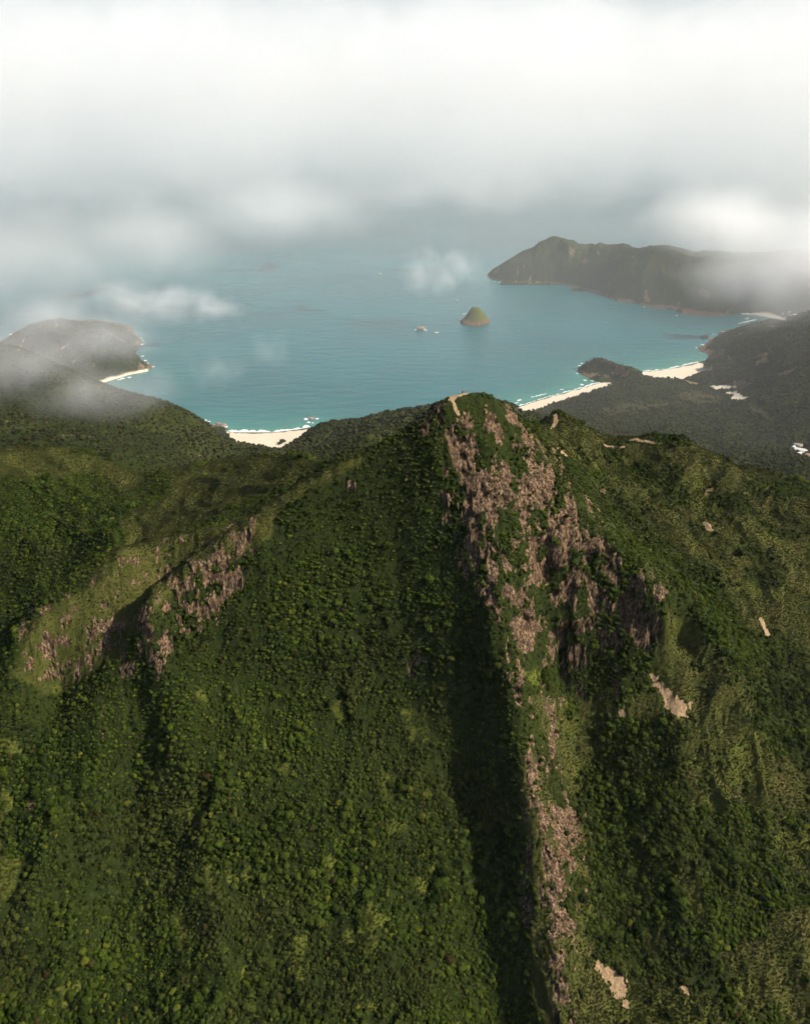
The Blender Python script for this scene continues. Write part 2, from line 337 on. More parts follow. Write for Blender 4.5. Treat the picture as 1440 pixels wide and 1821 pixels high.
rock_polys = [
 ([(742, 748), (770, 728), (792, 716), (800, 745), (835, 752), (850, 790), (856, 832), (835, 868), (805, 830), (792, 790), (750, 768)], 9, 14),
 ([(868, 733), (885, 736), (894, 778), (880, 780), (870, 757)], 3, 4),
 ([(890, 700), (915, 730), (925, 760), (905, 752), (893, 722)], 4, 8),
 ([(925, 755), (950, 770), (962, 822), (998, 852), (992, 890), (960, 908), (940, 882), (933, 830), (912, 790)], 6, 12),
 ([(825, 840), (900, 826), (960, 850), (955, 900), (930, 922), (892, 905), (872, 960), (893, 1000), (870, 1002), (840, 932), (820, 880)], 8, 20),
 ([(820, 948), (852, 940), (885, 1000), (908, 1060), (888, 1105), (866, 1060), (838, 1010), (820, 985)], 8, 16),
 ([(780, 880), (800, 880), (802, 935), (785, 930)], 6, 10),
 ([(985, 892), (1015, 896), (1052, 938), (1082, 998), (1102, 1032), (1088, 1080), (1060, 1102), (1000, 1078), (968, 1052), (938, 1042), (922, 980), (955, 950)], 8, 22),
 ([(1103, 1026), (1140, 1016), (1178, 1056), (1172, 1112), (1152, 1158), (1120, 1136), (1098, 1198), (1086, 1130)], 7, 16),
 ([(955, 1106), (1000, 1098), (1060, 1106), (1092, 1140), (1062, 1172), (1010, 1190), (972, 1164)], 7, 18),
 ([(878, 1082), (930, 1036), (952, 1110), (942, 1166), (908, 1132)], 8, 18),
 ([(1050, 950), (1075, 955), (1110, 1010), (1095, 1015)], 5, 10),
 ([(900, 1188), (916, 1192), (930, 1262), (913, 1244)], 4, 8),
 ([(930, 1340), (945, 1352), (956, 1420), (942, 1400)], 3, 8),
 ([(958, 1425), (985, 1430), (1032, 1450), (1036, 1520), (1012, 1562), (985, 1602), (962, 1520)], 5, 16),
 ([(972, 1560), (1010, 1600), (1016, 1640), (985, 1682)], 4, 14),
 ([(925, 1600), (950, 1590), (948, 1640), (930, 1655)], 3, 8),
 ([(975, 1680), (1002, 1700), (1008, 1775), (985, 1785)], 4, 12),
 ([(985, 1790), (1000, 1790), (1010, 1860), (985, 1860)], 4, 10),
 ([(968, 1250), (986, 1260), (988, 1372), (975, 1345)], 4, 10),
 ([(405, 958), (452, 946), (442, 986), (412, 1000)], 5, 12),
 ([(285, 1050), (345, 1000), (400, 960), (432, 1000), (428, 1052), (402, 1082), (340, 1084), (308, 1062)], 8, 18),
 ([(243, 1078), (262, 1068), (272, 1108), (302, 1118), (303, 1152), (284, 1205), (250, 1150)], 6, 14),
 ([(132, 1196), (150, 1150), (165, 1100), (196, 1092), (226, 1108), (216, 1142), (176, 1172), (142, 1205)], 6, 14),
 ([(64, 1142), (85, 1118), (106, 1140), (97, 1192), (70, 1172), (40, 1200)], 6, 12),
 ([(608, 868), (640, 844), (648, 866), (614, 892)], 5, 8),
 ([(178, 1252), (186, 1250), (187, 1315), (180, 1330)], 2, 4),
 ([(52, 1380), (62, 1385), (62, 1500), (54, 1505)], 3, 5),
 ([(725, 1160), (745, 1165), (740, 1215), (722, 1200)], 5, 12),
 ([(1060, 940), (1080, 990), (1070, 1000), (1052, 960)], 3, 8),
 ([(1068, 865), (1078, 870), (1080, 895), (1068, 885)], 3, 6),
 ([(1255, 862), (1272, 868), (1268, 885), (1256, 880)], 3, 6),
 ([(1375, 940), (1385, 945), (1402, 995), (1392, 985)], 3, 5),
 ([(1130, 1285), (1138, 1290), (1138, 1312), (1130, 1305)], 3, 4),
]
gx_, gy_ = np.gradient(GZ, axis=1) / np.gradient(GX, axis=1), np.gradient(GZ, axis=0) / np.gradient(GY, axis=0)
slope = np.hypot(gx_, gy_)
rock = union([region(p, 150, 800, f, n * 1.3, 3.4, 11 + i, 3.2) for i, (p, f, n) in enumerate(rock_polys)])
# rocks showing through elsewhere on the steep ground of the peak
spot = fbm(GX / 6, (GZ + GY * .5) / 20, octs=4, seed=77)
crag = region([(740, 740), (830, 700), (960, 770), (1110, 960), (1190, 1060), (1180, 1200), (1060, 1260), (900, 1260), (830, 1050), (790, 900)], 380, 640, 25)
rock = np.maximum(rock, sstep(0.16, 0.3, spot + 0.02) * crag * 0.9)
rock *= 1 - 0.95 * sstep(0.04, 0.20, fbm(GX / 8, (GZ + GY * .6) / 15, octs=5, seed=78, gain=0.6)) * (U > 700)
rock *= 1 - 0.95 * sstep(-0.02, 0.1, fbm(GX / 5, (GZ + GY * .6) / 8, octs=5, seed=79)) * (U < 700)
spurb = region([(930, 1240), (1000, 1240), (1050, 1500), (1030, 1860), (965, 1860), (935, 1600), (925, 1400)], 200, 520, 12)
rock = np.maximum(rock, sstep(0.22, 0.34, fbm(GX / 3.0, (GZ + GY * .5) / 10, octs=4, seed=79)) * spurb)
lefty = region([(20, 1100), (220, 985), (470, 900), (450, 1000), (420, 1090), (250, 1200), (60, 1230)], 380, 620, 20)
rock = np.maximum(rock, sstep(0.27, 0.38, fbm(GX / 4.5, (GZ + GY * .5) / 9, octs=4, seed=80)) * lefty)

soil = union([region(p, a, b, f, n, 2.2, 200 + i, 2.0) for i, (p, a, b, f, n) in enumerate([
 ([(1158, 1198), (1172, 1206), (1195, 1235), (1228, 1250), (1218, 1278), (1190, 1268), (1172, 1235)], 300, 640, 5, 13),
 ([(1062, 1712), (1085, 1722), (1112, 1738), (1117, 1792), (1085, 1755), (1070, 1738)], 200, 400, 5, 14),
 ([(1250, 928), (1262, 932), (1268, 945), (1256, 942)], 400, 760, 2, 3),
 ([(1208, 1752), (1222, 1758), (1226, 1772), (1214, 1770)], 200, 400, 2, 4),
 ([(1098, 1258), (1110, 1258), (1112, 1276), (1102, 1274)], 300, 600, 2, 4),
 ([(984, 738), (991, 735), (992, 748), (984, 762), (979, 762), (985, 750)], 640, 860, 2, 2),
 ([(990, 796), (1000, 800), (1010, 812), (998, 808)], 500, 760, 2, 3),
 ([(1352, 1095), (1370, 1130), (1364, 1134), (1348, 1100)], 300, 700, 2, 3)])])
path_line = [(840, 696.5), (826, 698), (814, 702), (806, 706), (800, 710)]
SUMMIT = region([(796, 713), (801, 703), (812, 698.5), (828, 693), (843, 692), (842, 698), (824, 702.5), (813, 707), (806, 713)], 530, 575, 1.0, 1.5, 2.0, 301)
SUMMIT = np.maximum(SUMMIT, region([(804, 713), (809, 713), (813, 726), (819, 737), (815, 739), (808, 732), (805, 722)], 520, 560, .8, 1.5, 2.0, 302))
TRAIL = union([region([(1073, 790), (1085, 793), (1111, 792.5), (1111, 796), (1085, 797), (1073, 793.5)], 690, 800, .6),
               region([(1118, 782), (1130, 779), (1142, 782.5), (1150, 783), (1166, 786), (1166, 789), (1150, 786.5), (1140, 785.5), (1128, 783), (1118, 785)], 690, 800, .6)])

def gr(poly, a, b, f=14, n=16, s=0, ns=22): return region(poly, a, b, f, n, ns, 400 + s)
grass = union([
 gr([(655, 800), (660, 822), (560, 868), (500, 905), (470, 960), (410, 1000), (350, 1015), (262, 1090), (238, 1092), (300, 1018), (400, 938), (480, 882), (580, 832)], 430, 600, 8, 12, 1),
 gr([(480, 898), (360, 935), (270, 955), (200, 975), (150, 1040), (50, 1115), (20, 1200), (80, 1240), (150, 1200), (230, 1150), (262, 1060), (350, 985), (445, 940)], 400, 620, 8, 14, 2),
 gr([(300, 832), (400, 815), (510, 805), (585, 822), (530, 855), (430, 905), (340, 950), (230, 985), (222, 930), (290, 880)], 560, 900, 10, 20, 3),
 gr([(-100, 795), (100, 790), (200, 820), (270, 848), (230, 868), (150, 840), (90, 850), (-100, 835)], 560, 900, 8, 16, 4),
 gr([(935, 762), (980, 735), (1160, 780), (1270, 800), (1500, 880), (1600, 1900), (1010, 1900), (1000, 1600), (960, 1400), (950, 1240), (1160, 1230), (1190, 1060), (1090, 960), (1010, 860)], 180, 900, 10, 16, 5),
 spurb * 0.9])
gull = union([
 gr([(1000, 800), (1040, 830), (1180, 950), (1260, 1000), (1335, 1100), (1460, 1200), (1460, 1370), (1345, 1265), (1250, 1135), (1185, 1085), (1110, 1000), (1010, 850)], 380, 720, 12, 26, 6),
 gr([(1060, 1240), (1200, 1290), (1230, 1400), (1180, 1560), (1120, 1700), (1060, 1560), (1050, 1350)], 200, 520, 14, 30, 7),
 gr([(1240, 1440), (1330, 1420), (1400, 1520), (1440, 1600), (1300, 1700), (1240, 1600)], 200, 420, 14, 30, 8),
 gr([(1180, 1600), (1300, 1660), (1300, 1800), (1180, 1740)], 200, 400, 14, 30, 9)])
gull = np.maximum(gull, union([gr([(300, 950), (400, 905), (540, 850), (560, 868), (430, 935), (330, 985)], 550, 660, 8, 10, 10, 12)]) * 1.1)
patch = fbm(GX / 34, GY / 34, octs=4, seed=91)
grass = grass * np.clip(1 - 0.8 * gull, 0, 1) * (1 - 0.9 * sstep(0.12, 0.30, patch) * np.where(U > 900, 1, 0.05))
gaps = union([region([(x - w_, y - h_), (x + w_, y - h_ * .6), (x + w_ * .8, y + h_), (x - w_ * .6, y + h_ * .7)], 180, 560, 5, 15, 2.6, 500 + i)
  for i, (x, y, w_, h_) in enumerate([(690, 1400, 9, 30), (705, 1470, 20, 12), (740, 1305, 16, 14), (375, 1575, 12, 40), (325, 1655, 10, 40), (655, 1650, 12, 50), (530, 1700, 14, 50), (15, 1560, 18, 45),
  (590, 1540, 6, 20), (20, 1330, 14, 12), (640, 1790, 40, 6), (330, 1730, 8, 24), (505, 1365, 8, 10), (735, 1270, 20, 8), (940, 1205, 16, 14)])])
gaps = gaps * 0.9
gaps = np.maximum(gaps, (sstep(0.50, 0.60, fbm(GX / 16, GY / 16, octs=3, seed=92)) * (GY < 520) * (U < 900) * (V > 1220)).astype(np.float32))
lush = gaps.copy(); grass = np.maximum(grass, gaps * 0.95)
lush = np.maximum(lush, grass * 0.15 * (U < 660)); lush = np.maximum(lush * 0.9, grass * 0.45 * sstep(0.12, 0.3, fbm(GX / 28, GY / 28, octs=4, seed=97)) * (U > 1000))
# far land
farg = (GY > 950) * sstep(-0.05, 0.3, fbm(GX / 120, GY / 120, octs=5, seed=93)) * sstep(30, 120, GZ) * 0.30
farg = np.maximum(farg, (ISD > 0) * 0.9); lush = np.maximum(lush, (ISD > 0) * 0.4)
grass = np.maximum(grass, farg).astype(np.float32)
field = union([region([(1068, 733), (1085, 722), (1115, 717), (1210, 715), (1180, 722), (1130, 731), (1085, 737)], 1400, 2400, 5, 9, 20, 601),
               region([(1200, 697), (1240, 694), (1270, 700), (1290, 712), (1240, 716), (1205, 707)], 1400, 2500, 4, 7, 20, 602),
               region([(1325, 714), (1340, 716), (1370, 742), (1380, 752), (1360, 742), (1335, 728)], 1200, 2500, 3, 3, 20, 603),
               region([(1374, 779), (1388, 778), (1382, 784), (1375, 784)], 1200, 2000, 1, 1, 20, 604),
               region([(1360, 812), (1376, 811), (1384, 817), (1366, 815)], 1200, 2000, 1, 1, 20, 605),
               region([(490, 801), (508, 802), (512, 806), (495, 805)], 1200, 2000, 1, 1, 20, 606)])
sandy = union([region([(176, 679), (190, 672), (235, 662), (262, 655), (266, 661), (238, 669), (205, 678), (185, 688)], 1900, 2500, 0.8, 2.0, 20, 612),
               region([(1264, 687), (1288, 683), (1308, 687), (1296, 691), (1284, 690), (1275, 693)], 1500, 2500, 1.0, 4, 9, 610),
               region([(1292, 697), (1308, 696), (1318, 703), (1332, 708), (1312, 711), (1300, 708), (1304, 702)], 1500, 2500, 1.0, 4, 9, 611)])
tracks = union([region([(a - 1.3, b - 1.0), (c, d - 1.0), (c + 1.3, d + 1.0), (a, b + 1.0)], 900, 3500, 0.8, 1.2, 12, 620 + i) for i, (a, b, c, d) in enumerate([
   (0, 748, 20, 750), (20, 750, 34, 755), (100, 773, 165, 775), (175, 773, 186, 777), (318, 797, 345, 808), (345, 808, 372, 817), (45, 600, 33, 622), (36, 620, 22, 628), (103, 572, 99, 580),
   (124, 610, 108, 620), (112, 620, 108, 634), (283, 812, 298, 820), (680, 733, 694, 729), (1244, 665, 1252, 676), (1208, 672, 1226, 680), (1226, 680, 1240, 682), (540, 775, 560, 770)])])
# coast rock
coastrock = ((SDw > 0) & (SDw < 60) & (BDf > 45)) * sstep(10, 3, GZ + 5 * fbm(GX / 14, GY / 14, octs=3, seed=94)) * (GY > 1300)
coastrock = np.maximum(coastrock, (iw > 0) * (iw < 30) * sstep(16, 9, GZ + 4 * vnoise(GX / 9, GY / 9, seed=8)))
scars = (GY > 1800) * sstep(0.40, 0.5, fbm(GX / 26, GY / 60, octs=3, seed=95)) * sstep(0.25, .5, slope) * (SDw > 0)
rock = np.maximum(rock, np.maximum(coastrock, scars * 0.8)).astype(np.float32)
rock = np.maximum(rock, region([(876, 484), (888, 473), (890, 476), (880, 487)], 3000, 4300, 1.5))
soil = np.maximum(soil, tracks * np.where(GY < 1500, 0.45, 0.75)).astype(np.float32)

# beaches: flat sand between waterline and dune edge
bpoly = [
 [(400, 764), (408, 769.5), (440, 771), (490, 770), (530, 765), (552, 760.5), (545, 768), (532, 776), (520, 786), (500, 796), (490, 797), (470, 793), (440, 790), (420, 786), (408, 775)],
 [(915, 728), (930, 722), (960, 711), (1000, 700), (1040, 688.5), (1068, 680), (1084, 680), (1086, 684), (1068, 690), (1030, 701), (985, 715), (955, 728), (935, 732)],
 [(1140, 661.5), (1170, 659), (1195, 656), (1220, 650), (1243, 645), (1256, 650), (1268, 652), (1266, 657), (1245, 660), (1228, 667), (1213, 672), (1195, 672), (1160, 670), (1143, 665)],
 [(1318, 556), (1345, 556), (1362, 554), (1378, 558), (1392, 563), (1405, 569), (1385, 569.5), (1365, 565), (1345, 561.5), (1318, 560)],
]
beachm = [region(p, 1300, 3300, 0.9, 2.0, 14, 700 + i) for i, p in enumerate(bpoly)]
bm_all = union(beachm)
GZ = np.where((bm_all > 0.3) & (SD > 0), np.minimum(GZ, 0.4 + np.maximum(SD, 0) * 0.05), GZ)

# crags: flute and fracture the rock, in three dimensions
nearrock = rock * (GY < 900)
fl = fbm(GX / 5.5 + 0.5 * vnoise(GZ / 7, GX / 7, seed=4), GZ / 11, GY / 9, octs=4, seed=51, gain=0.6, ridged=True)
fl2 = fbm(GX / 13, GZ / 40, octs=2, seed=53, ridged=True)
gl = np.maximum(slope, 0.2)
push = nearrock * (-fl * 2.2 - fl2 * 2.2 + 0.5)
def cellhash(x, y, z, seed):
    best = np.full(x.shape, 1e9); val = np.zeros(x.shape)
    fx, fy, fz = np.floor(x).astype(np.int64), np.floor(y).astype(np.int64), np.floor(z).astype(np.int64)
    for i in (-1, 0, 1):
        for j in (-1, 0, 1):
            for k in (-1, 0, 1):
                cx_, cy_, cz_ = fx + i, fy + j, fz + k
                px, py, pz = cx_ + .5 + .45 * _h(cx_, cy_, cz_, seed), cy_ + .5 + .45 * _h(cx_, cy_, cz_, seed + 1), cz_ + .5 + .45 * _h(cx_, cy_, cz_, seed + 2)
                d = (x - px) ** 2 + (y - py) ** 2 + (z - pz) ** 2
                c = d < best; best = np.where(c, d, best); val = np.where(c, _h(cx_, cy_, cz_, seed + 5), val)
    return val
rm_ = nearrock > 0.03
bx3 = (GX[rm_], GY[rm_], GZ[rm_])
blk = np.zeros(GX.shape)
blk[rm_] = 2.3 * cellhash(bx3[0] / 8, bx3[1] / 10, bx3[2] / 17, 61) + 1.2 * cellhash(bx3[0] / 3.4, bx3[1] / 4, bx3[2] / 7, 71)
push = push * np.where(U < 690, 0.22, 1.0) * 1.05 + np.where(U < 690, 0.6, 1.0) * blk * nearrock
dX = -gx_ / gl * push; dY = -gy_ / gl * push
cragw = np.clip(crag + lefty * 0.4 + spurb * .5, 0, 1) * near
big = fbm(GX / 17, GZ / 55, octs=4, seed=55, ridged=True) * 4.0 * cragw * sstep(452, 425, GZ)
GXd = GX + dX - gx_ / gl * big; GYd = GY + dY - gy_ / gl * big
GZd = GZ + nearrock * (0.3 + 0.9 * vnoise(GX / 2.5, GY / 2.5, seed=6)) 
# tussocky ground
GZd += (near * (1 - rock) * (0.35 * vnoise(GX / 1.9, GY / 1.9, seed=61) + 0.3 * vnoise(GX / 4, GY / 4, seed=62)))
farw = far * (SDw > 6) * (1 - bm_all) * (1 - np.clip(field + sandy, 0, 1)) * (ISD < -5)
GZd += farw * (1.6 * vnoise(GX / 6.5, GY / 6.5, seed=63) + 1.3 * vnoise(GX / 14, GY / 14, seed=64))
if CLOUDS or True:
    U, V = proj(GXd, GYd, GZd)

# ------------------------------------------------------------------ materials
class NT:
    def __init__(s, name):
        s.m = bpy.data.materials.new(name); s.m.use_nodes = True; s.t = s.m.node_tree
        s.b = s.t.nodes['Principled BSDF']; s.out = s.t.nodes['Material Output']
    def n(s, kind, **kw):
        nd = s.t.nodes.new('ShaderNode' + kind)
        for k, v in kw.items():
            if k in nd.inputs: 
                nd.inputs[k].default_value = v
            else: setattr(nd, k, v)
        return nd
    def l(s, a, b): s.t.links.new(a, b)
    def attr(s, name): 
        return s.n('Attribute', attribute_name=name).outputs['Fac']
    def pos(s): return s.n('NewGeometry').outputs['Position']
    def mapped(s, scale, src=None):
        mp = s.n('Mapping'); mp.inputs['Scale'].default_value = scale
        s.l(src if src is not None else s.pos(), mp.inputs['Vector']); return mp.outputs['Vector']
    def noise(s, scale, detail=3, rough=0.55, vec=None, out='Fac'):
        nd = s.n('TexNoise'); nd.inputs['Scale'].default_value = scale; nd.inputs['Detail'].default_value = detail; nd.inputs['Roughness'].default_value = rough
        s.l(vec if vec is not None else s.pos(), nd.inputs['Vector']); return nd.outputs[out]
    def ramp(s, fac, stops, interp='LINEAR'):
        r = s.n('ValToRGB'); r.color_ramp.interpolation = interp
        while len(r.color_ramp.elements) < len(stops): r.color_ramp.elements.new(0.5)
        for e, (p, c) in zip(r.color_ramp.elements, stops):
            e.position = p; e.color = (c[0], c[1], c[2], 1) if hasattr(c, '__len__') else (c, c, c, 1)
        s.l(fac, r.inputs['Fac']); return r.outputs['Color']
    def mix(s, fac, a, b, mode='MIX'):
        m = s.n('MixRGB', blend_type=mode)
        for sock, val in (('Fac', fac), ('Color1', a), ('Color2', b)):
            if hasattr(val, 'is_linked') or hasattr(val, 'links'): s.l(val, m.inputs[sock])
            elif hasattr(val, '__len__'): m.inputs[sock].default_value = (*val, 1)
            else: m.inputs[sock].default_value = val
        return m.outputs['Color']
    def math(s, op, a, b=None, clamp=False):
        m = s.n('Math', operation=op, use_clamp=clamp)
        for i, val in enumerate((a, b)):
            if val is None: continue
            if hasattr(val, 'links'): s.l(val, m.inputs[i])
            else: m.inputs[i].default_value = val
        return m.outputs[0]
    def bump(s, h, dist, strength=1.0):
        bp = s.n('Bump'); bp.inputs['Distance'].default_value = dist; bp.inputs['Strength'].default_value = strength
        s.l(h, bp.inputs['Height']); return bp.outputs['Normal']

def ground_material():
    m = NT('ground')
    rockc = m.mix(m.ramp(m.noise(0.13, 5, 0.65), [(0.38, 0), (0.62, 1)]), (0.155, 0.084, 0.042), (0.32, 0.208, 0.118))
    vert = m.mapped((0.75, 0.75, 0.16))
    st = m.noise(0.9, 5, 0.65, vert)
    rockc = m.mix(m.ramp(st, [(0.44, 1), (0.60, 0)]), rockc, (0.040, 0.030, 0.022))
    rockc = m.mix(m.ramp(m.noise(0.7, 4, 0.7, vert), [(0.56, 0), (0.72, 0.8)]), rockc, (0.48, 0.35, 0.23))
    vo = m.n('TexVoronoi', feature='DISTANCE_TO_EDGE'); vo.inputs['Scale'].default_value = 0.42; m.l(m.mapped((1, 1, 0.4)), vo.inputs['Vector'])
    rockc = m.mix(m.ramp(vo.outputs['Distance'], [(0.0, 0.85), (0.07, 0)]), rockc, (0.035, 0.025, 0.018))
    g1 = m.ramp(m.noise(0.05, 4, 0.6), [(0.3, (0.048, 0.056, 0.015)), (0.5, (0.074, 0.078, 0.020)), (0.72, (0.112, 0.092, 0.032))])
    g1 = m.mix(m.ramp(m.noise(0.9, 4, 0.7), [(0.35, 0.6), (0.62, 0)]), g1, (0.045, 0.052, 0.012))
    f1 = m.ramp(m.noise(0.25, 4, 0.65), [(0.3, (0.009, 0.014, 0.003)), (0.65, (0.030, 0.041, 0.009))])
    col = m.mix(m.attr('grass'), f1, g1)
    col = m.mix(m.attr('lush'), col, m.mix(m.noise(0.8, 3, .7), (0.060, 0.080, 0.012), (0.15, 0.165, 0.028)))
    col = m.mix(m.attr('field'), col, m.mix(m.noise(0.05, 4, .7), (0.026, 0.026, 0.011), (0.070, 0.062, 0.028)))
    rn = m.math('ADD', m.attr('rock'), m.math('MULTIPLY', m.math('SUBTRACT', m.noise(0.35, 5, 0.7, vert), 0.5), 1.3))
    rm = m.ramp(rn, [(0.40, 0), (0.52, 1)])
    col = m.mix(rm, col, rockc)
    so = m.math('ADD', m.attr('soil'), m.math('MULTIPLY', m.math('SUBTRACT', m.noise(0.9, 5, 0.75, vert), 0.5), 1.6))
    col = m.mix(m.ramp(so, [(0.42, 0), (0.55, 1)]), col, m.mix(m.ramp(m.noise(0.9, 5, 0.7, vert), [(0.3, 0), (0.7, 1)]), (0.22, 0.13, 0.065), (0.44, 0.315, 0.19)))
    sa = m.mix(m.noise(0.02, 3), (0.62, 0.52, 0.38), (0.72, 0.63, 0.49))
    col = m.mix(m.attr('sand'), col, sa)
    m.l(col, m.b.inputs['Base Color']); m.b.inputs['Roughness'].default_value = 0.95; m.b.inputs['Specular IOR Level'].default_value = 0.05
    hb = m.math('ADD', m.noise(0.9, 5, 0.7, vert), m.noise(2.2, 3, 0.6))
    m.l(m.bump(hb, 1.2, 0.8), m.b.inputs['Normal'])
    return m.m
M_GROUND = ground_material()

# ------------------------------------------------------------------ the ground, cut into its named pieces
idx = np.arange(NX * NY).reshape(NY, NX)
quads = np.stack([idx[:-1, :-1], idx[:-1, 1:], idx[1:, 1:], idx[1:, :-1]], -1).reshape(-1, 4)
def fc(a): return (a[:-1, :-1] + a[1:, 1:] + a[:-1, 1:] + a[1:, :-1]).ravel() / 4
fX, fY, fZ = fc(GX), fc(GY), fc(GZ)
cls = np.zeros(len(quads), np.int8)                  # 0 the mountain
cls[fY > 880] = 1                                    # hills between the mountain and the bay
cls[(fY > 880) & (fX > 140)] = 2                     # wooded valley floor and hills on the right
cls[(fY > 2900) & (fX > 0)] = 3                      # far headland
cls[(fY > 1950) & (fX < -500)] = 4                   # far left peninsula
fr = fc(rock)
cls[(fc(SUMMIT) > 0.5)] = 10
cls[(fc(TRAIL) > 0.5)] = 11
fU = fc(U)
isrock = (fr > 0.5) & (fY < 880)
cls[isrock & (cls == 0) & (fU > 690) & (fc(V) < 1230)] = 12
cls[isrock & (cls == 0) & (fU > 690)] = 13
cls[isrock & (cls == 0)] = 14
for i in range(4): cls[(fc(beachm[i]) > 0.5) & (fZ > -0.4)] = 5 + i
fi = fc(ISD + wob * 0)
cls[(fi > -12) & (fY < 3000) & (np.hypot(fX - ix, fY - iy) < 150)] = 9
under = (np.maximum.reduce([GZ[:-1, :-1], GZ[1:, 1:], GZ[:-1, 1:], GZ[1:, :-1]]).ravel() < -3)
cls[under] = -1
VX = np.stack([GXd.ravel(), GYd.ravel(), GZd.ravel()], -1)
A_ = dict(rock=rock, grass=grass, soil=np.maximum(soil, np.maximum(SUMMIT, TRAIL)), field=field, lush=lush, sand=np.maximum(bm_all, sandy))
A_ = {k: np.asarray(v, np.float32).ravel() for k, v in A_.items()}
names = {0: ('mountain', 'steep green mountain with a pointed rocky summit filling the foreground'), 1: ('hills', 'dark green hills between the mountain and the small beach'),
 2: ('valley', 'dark wooded valley floor behind the beaches on the right'), 3: ('headland', 'long dark headland half lost in cloud across the bay'),
 4: ('peninsula', 'misty rock-edged peninsula at the left edge'),
 5: ('beach', 'pale sandy beach in the gap left of the summit'), 6: ('beach', 'curved white beach just right of the summit'), 7: ('beach', 'white beach beyond the small dark headland'), 8: ('beach', 'far thin beach at the foot of the cloud'),
 9: ('islet', 'small green cone islet with a pale rock skirt in the bay'), 10: ('path', 'bare orange footpath running over the summit'), 11: ('path', 'pale trail crossing the ridge right of the summit'),
 12: ('cliff', 'fluted pink rock cliff under the summit'), 13: ('cliff', 'narrow rocky spine running down the spur below the cliff'), 14: ('cliff', 'pinkish crags along the left ridges')}
for c_, (nm, lb) in names.items():
    q = quads[cls == c_]
    if not len(q): continue
    used, inv = np.unique(q, return_inverse=True)
    o = mesh_np(nm, VX[used], inv.reshape(-1, 4), M_GROUND, nm != 'cliff', {k: v[used] for k, v in A_.items()})
    tag(o, lb, kind='structure')

# ------------------------------------------------------------------ the sea
def sea_material():
    m = NT('sea')
    sh = m.attr('shore')                                   # 1 at the waterline, 0 far out: how much sand shows through
    deep = m.mix(m.ramp(m.noise(0.0016, 4, 0.6), [(0.35, 0), (0.7, 1)]), (0.002, 0.074, 0.088), (0.004, 0.112, 0.128))
    col = m.mix(m.ramp(sh, [(0.0, 0), (0.55, 0.55), (1, 1)]), deep, (0.038, 0.180, 0.140))
    m.l(col, m.b.inputs['Base Color']); m.b.inputs['Roughness'].default_value = 0.22
    m.b.inputs['IOR'].default_value = 1.33
    v1 = m.mapped((0.35, 1.0, 1.0))
    h = m.math('ADD', m.math('MULTIPLY', m.noise(0.035, 3, 0.6, v1), 3.2), m.math('MULTIPLY', m.noise(0.16, 4, 0.65, v1), 1.3))
    m.l(m.bump(h, 1.6, 0.8), m.b.inputs['Normal'])
    return m.m
M_SEA = sea_material()
sy = [900.0]
while sy[-1] < 3300: sy.append(sy[-1] + max(4.0, sy[-1] / 420))
while sy[-1] < 40000: sy.append(sy[-1] * 1.04)
sy = np.array(sy); sn = 420; shw = 300 + 0.75 * sy + np.maximum(0, sy - 3300) * 1.6
SX = shw[:, None] * np.linspace(-1, 1, sn)[None]; SY = np.repeat(sy[:, None], sn, 1)
ssd = -poly_sd(SX, SY, mainland)
sb = np.minimum.reduce([poly_sd(SX, SY, b, closed=False) for b in (beach_a, beach_b, beach_c, beach_d)])
shore = np.exp(-np.maximum(ssd, 0) / 16) * 0.25 + 0.95 * np.exp(-np.maximum(sb + 14 * fbm(SX / 60, SY / 60, seed=15), 0) / 62)
shore = np.clip(shore + 0.22 * np.exp(-np.maximum(ssd, 0) / 140.) * (SY < 2400), 0, 1)
sidx = np.arange(SX.size).reshape(SX.shape)
sq = np.stack([sidx[:-1, :-1], sidx[:-1, 1:], sidx[1:, 1:], sidx[1:, :-1]], -1).reshape(-1, 4)
keep = ssd.ravel()[sq].min(1) > -60
tag(mesh_np('sea', np.stack([SX.ravel(), SY.ravel(), np.zeros(SX.size)], -1), sq[keep], M_SEA, True, {'shore': shore.ravel()}), 'teal sea turning turquoise along the beaches', kind='structure')

# surf: broken white water along the beaches and round rocks
m = NT('foam'); m.b.inputs['Base Color'].default_value = (0.62, 0.65, 0.63, 1); m.b.inputs['Roughness'].default_value = 0.8
M_FOAM = m.m
def surf_strip(name, line_pts, off, wid, seed, label, cut=0.0):
    q = np.array(line_pts); seg = np.linalg.norm(np.diff(q, axis=0), axis=1); s = np.concatenate([[0], np.cumsum(seg)])
    n = int(s[-1] / 2.0); t = np.linspace(0, s[-1], n)
    x = np.interp(t, s, q[:, 0]); y = np.interp(t, s, q[:, 1])
    tx, ty = np.gradient(x), np.gradient(y); L = np.hypot(tx, ty); nx_, ny_ = -ty / L, tx / L
    tst = poly_sd(x + nx_ * 12, y + ny_ * 12, mainland)
    sg = np.where(np.median(tst) < 0, 1.0, -1.0)
    nz = fbm(t / 14, t * 0 + seed, octs=4, seed=seed); ny2 = fbm(t / 60, t * 0 + seed, octs=2, seed=seed + 3)
    inner = off + 2.5 * nz + 3 * ny2; width = np.maximum(wid * (0.75 + 0.9 * fbm(t / 9, t * 0 + 3.3, octs=4, seed=seed + 9)) , 0.0) * (ny2 > cut - 1)
    if cut: width = width * (fbm(t / 30, t * 0 + 7.7, octs=2, seed=seed + 5) > cut - 0.35)
    outer = inner + width
    v = np.concatenate([np.stack([x + nx_ * sg * inner, y + ny_ * sg * inner, np.full(n, 0.12)], -1), np.stack([x + nx_ * sg * outer, y + ny_ * sg * outer, np.full(n, 0.12)], -1)])
    i = np.arange(n - 1); f = np.stack([i, i + 1, n + i + 1, n + i], -1)[(width[:-1] > 0.3)]
    if len(f): tag(mesh_np(name, v, f, M_FOAM, False), label, kind='stuff')
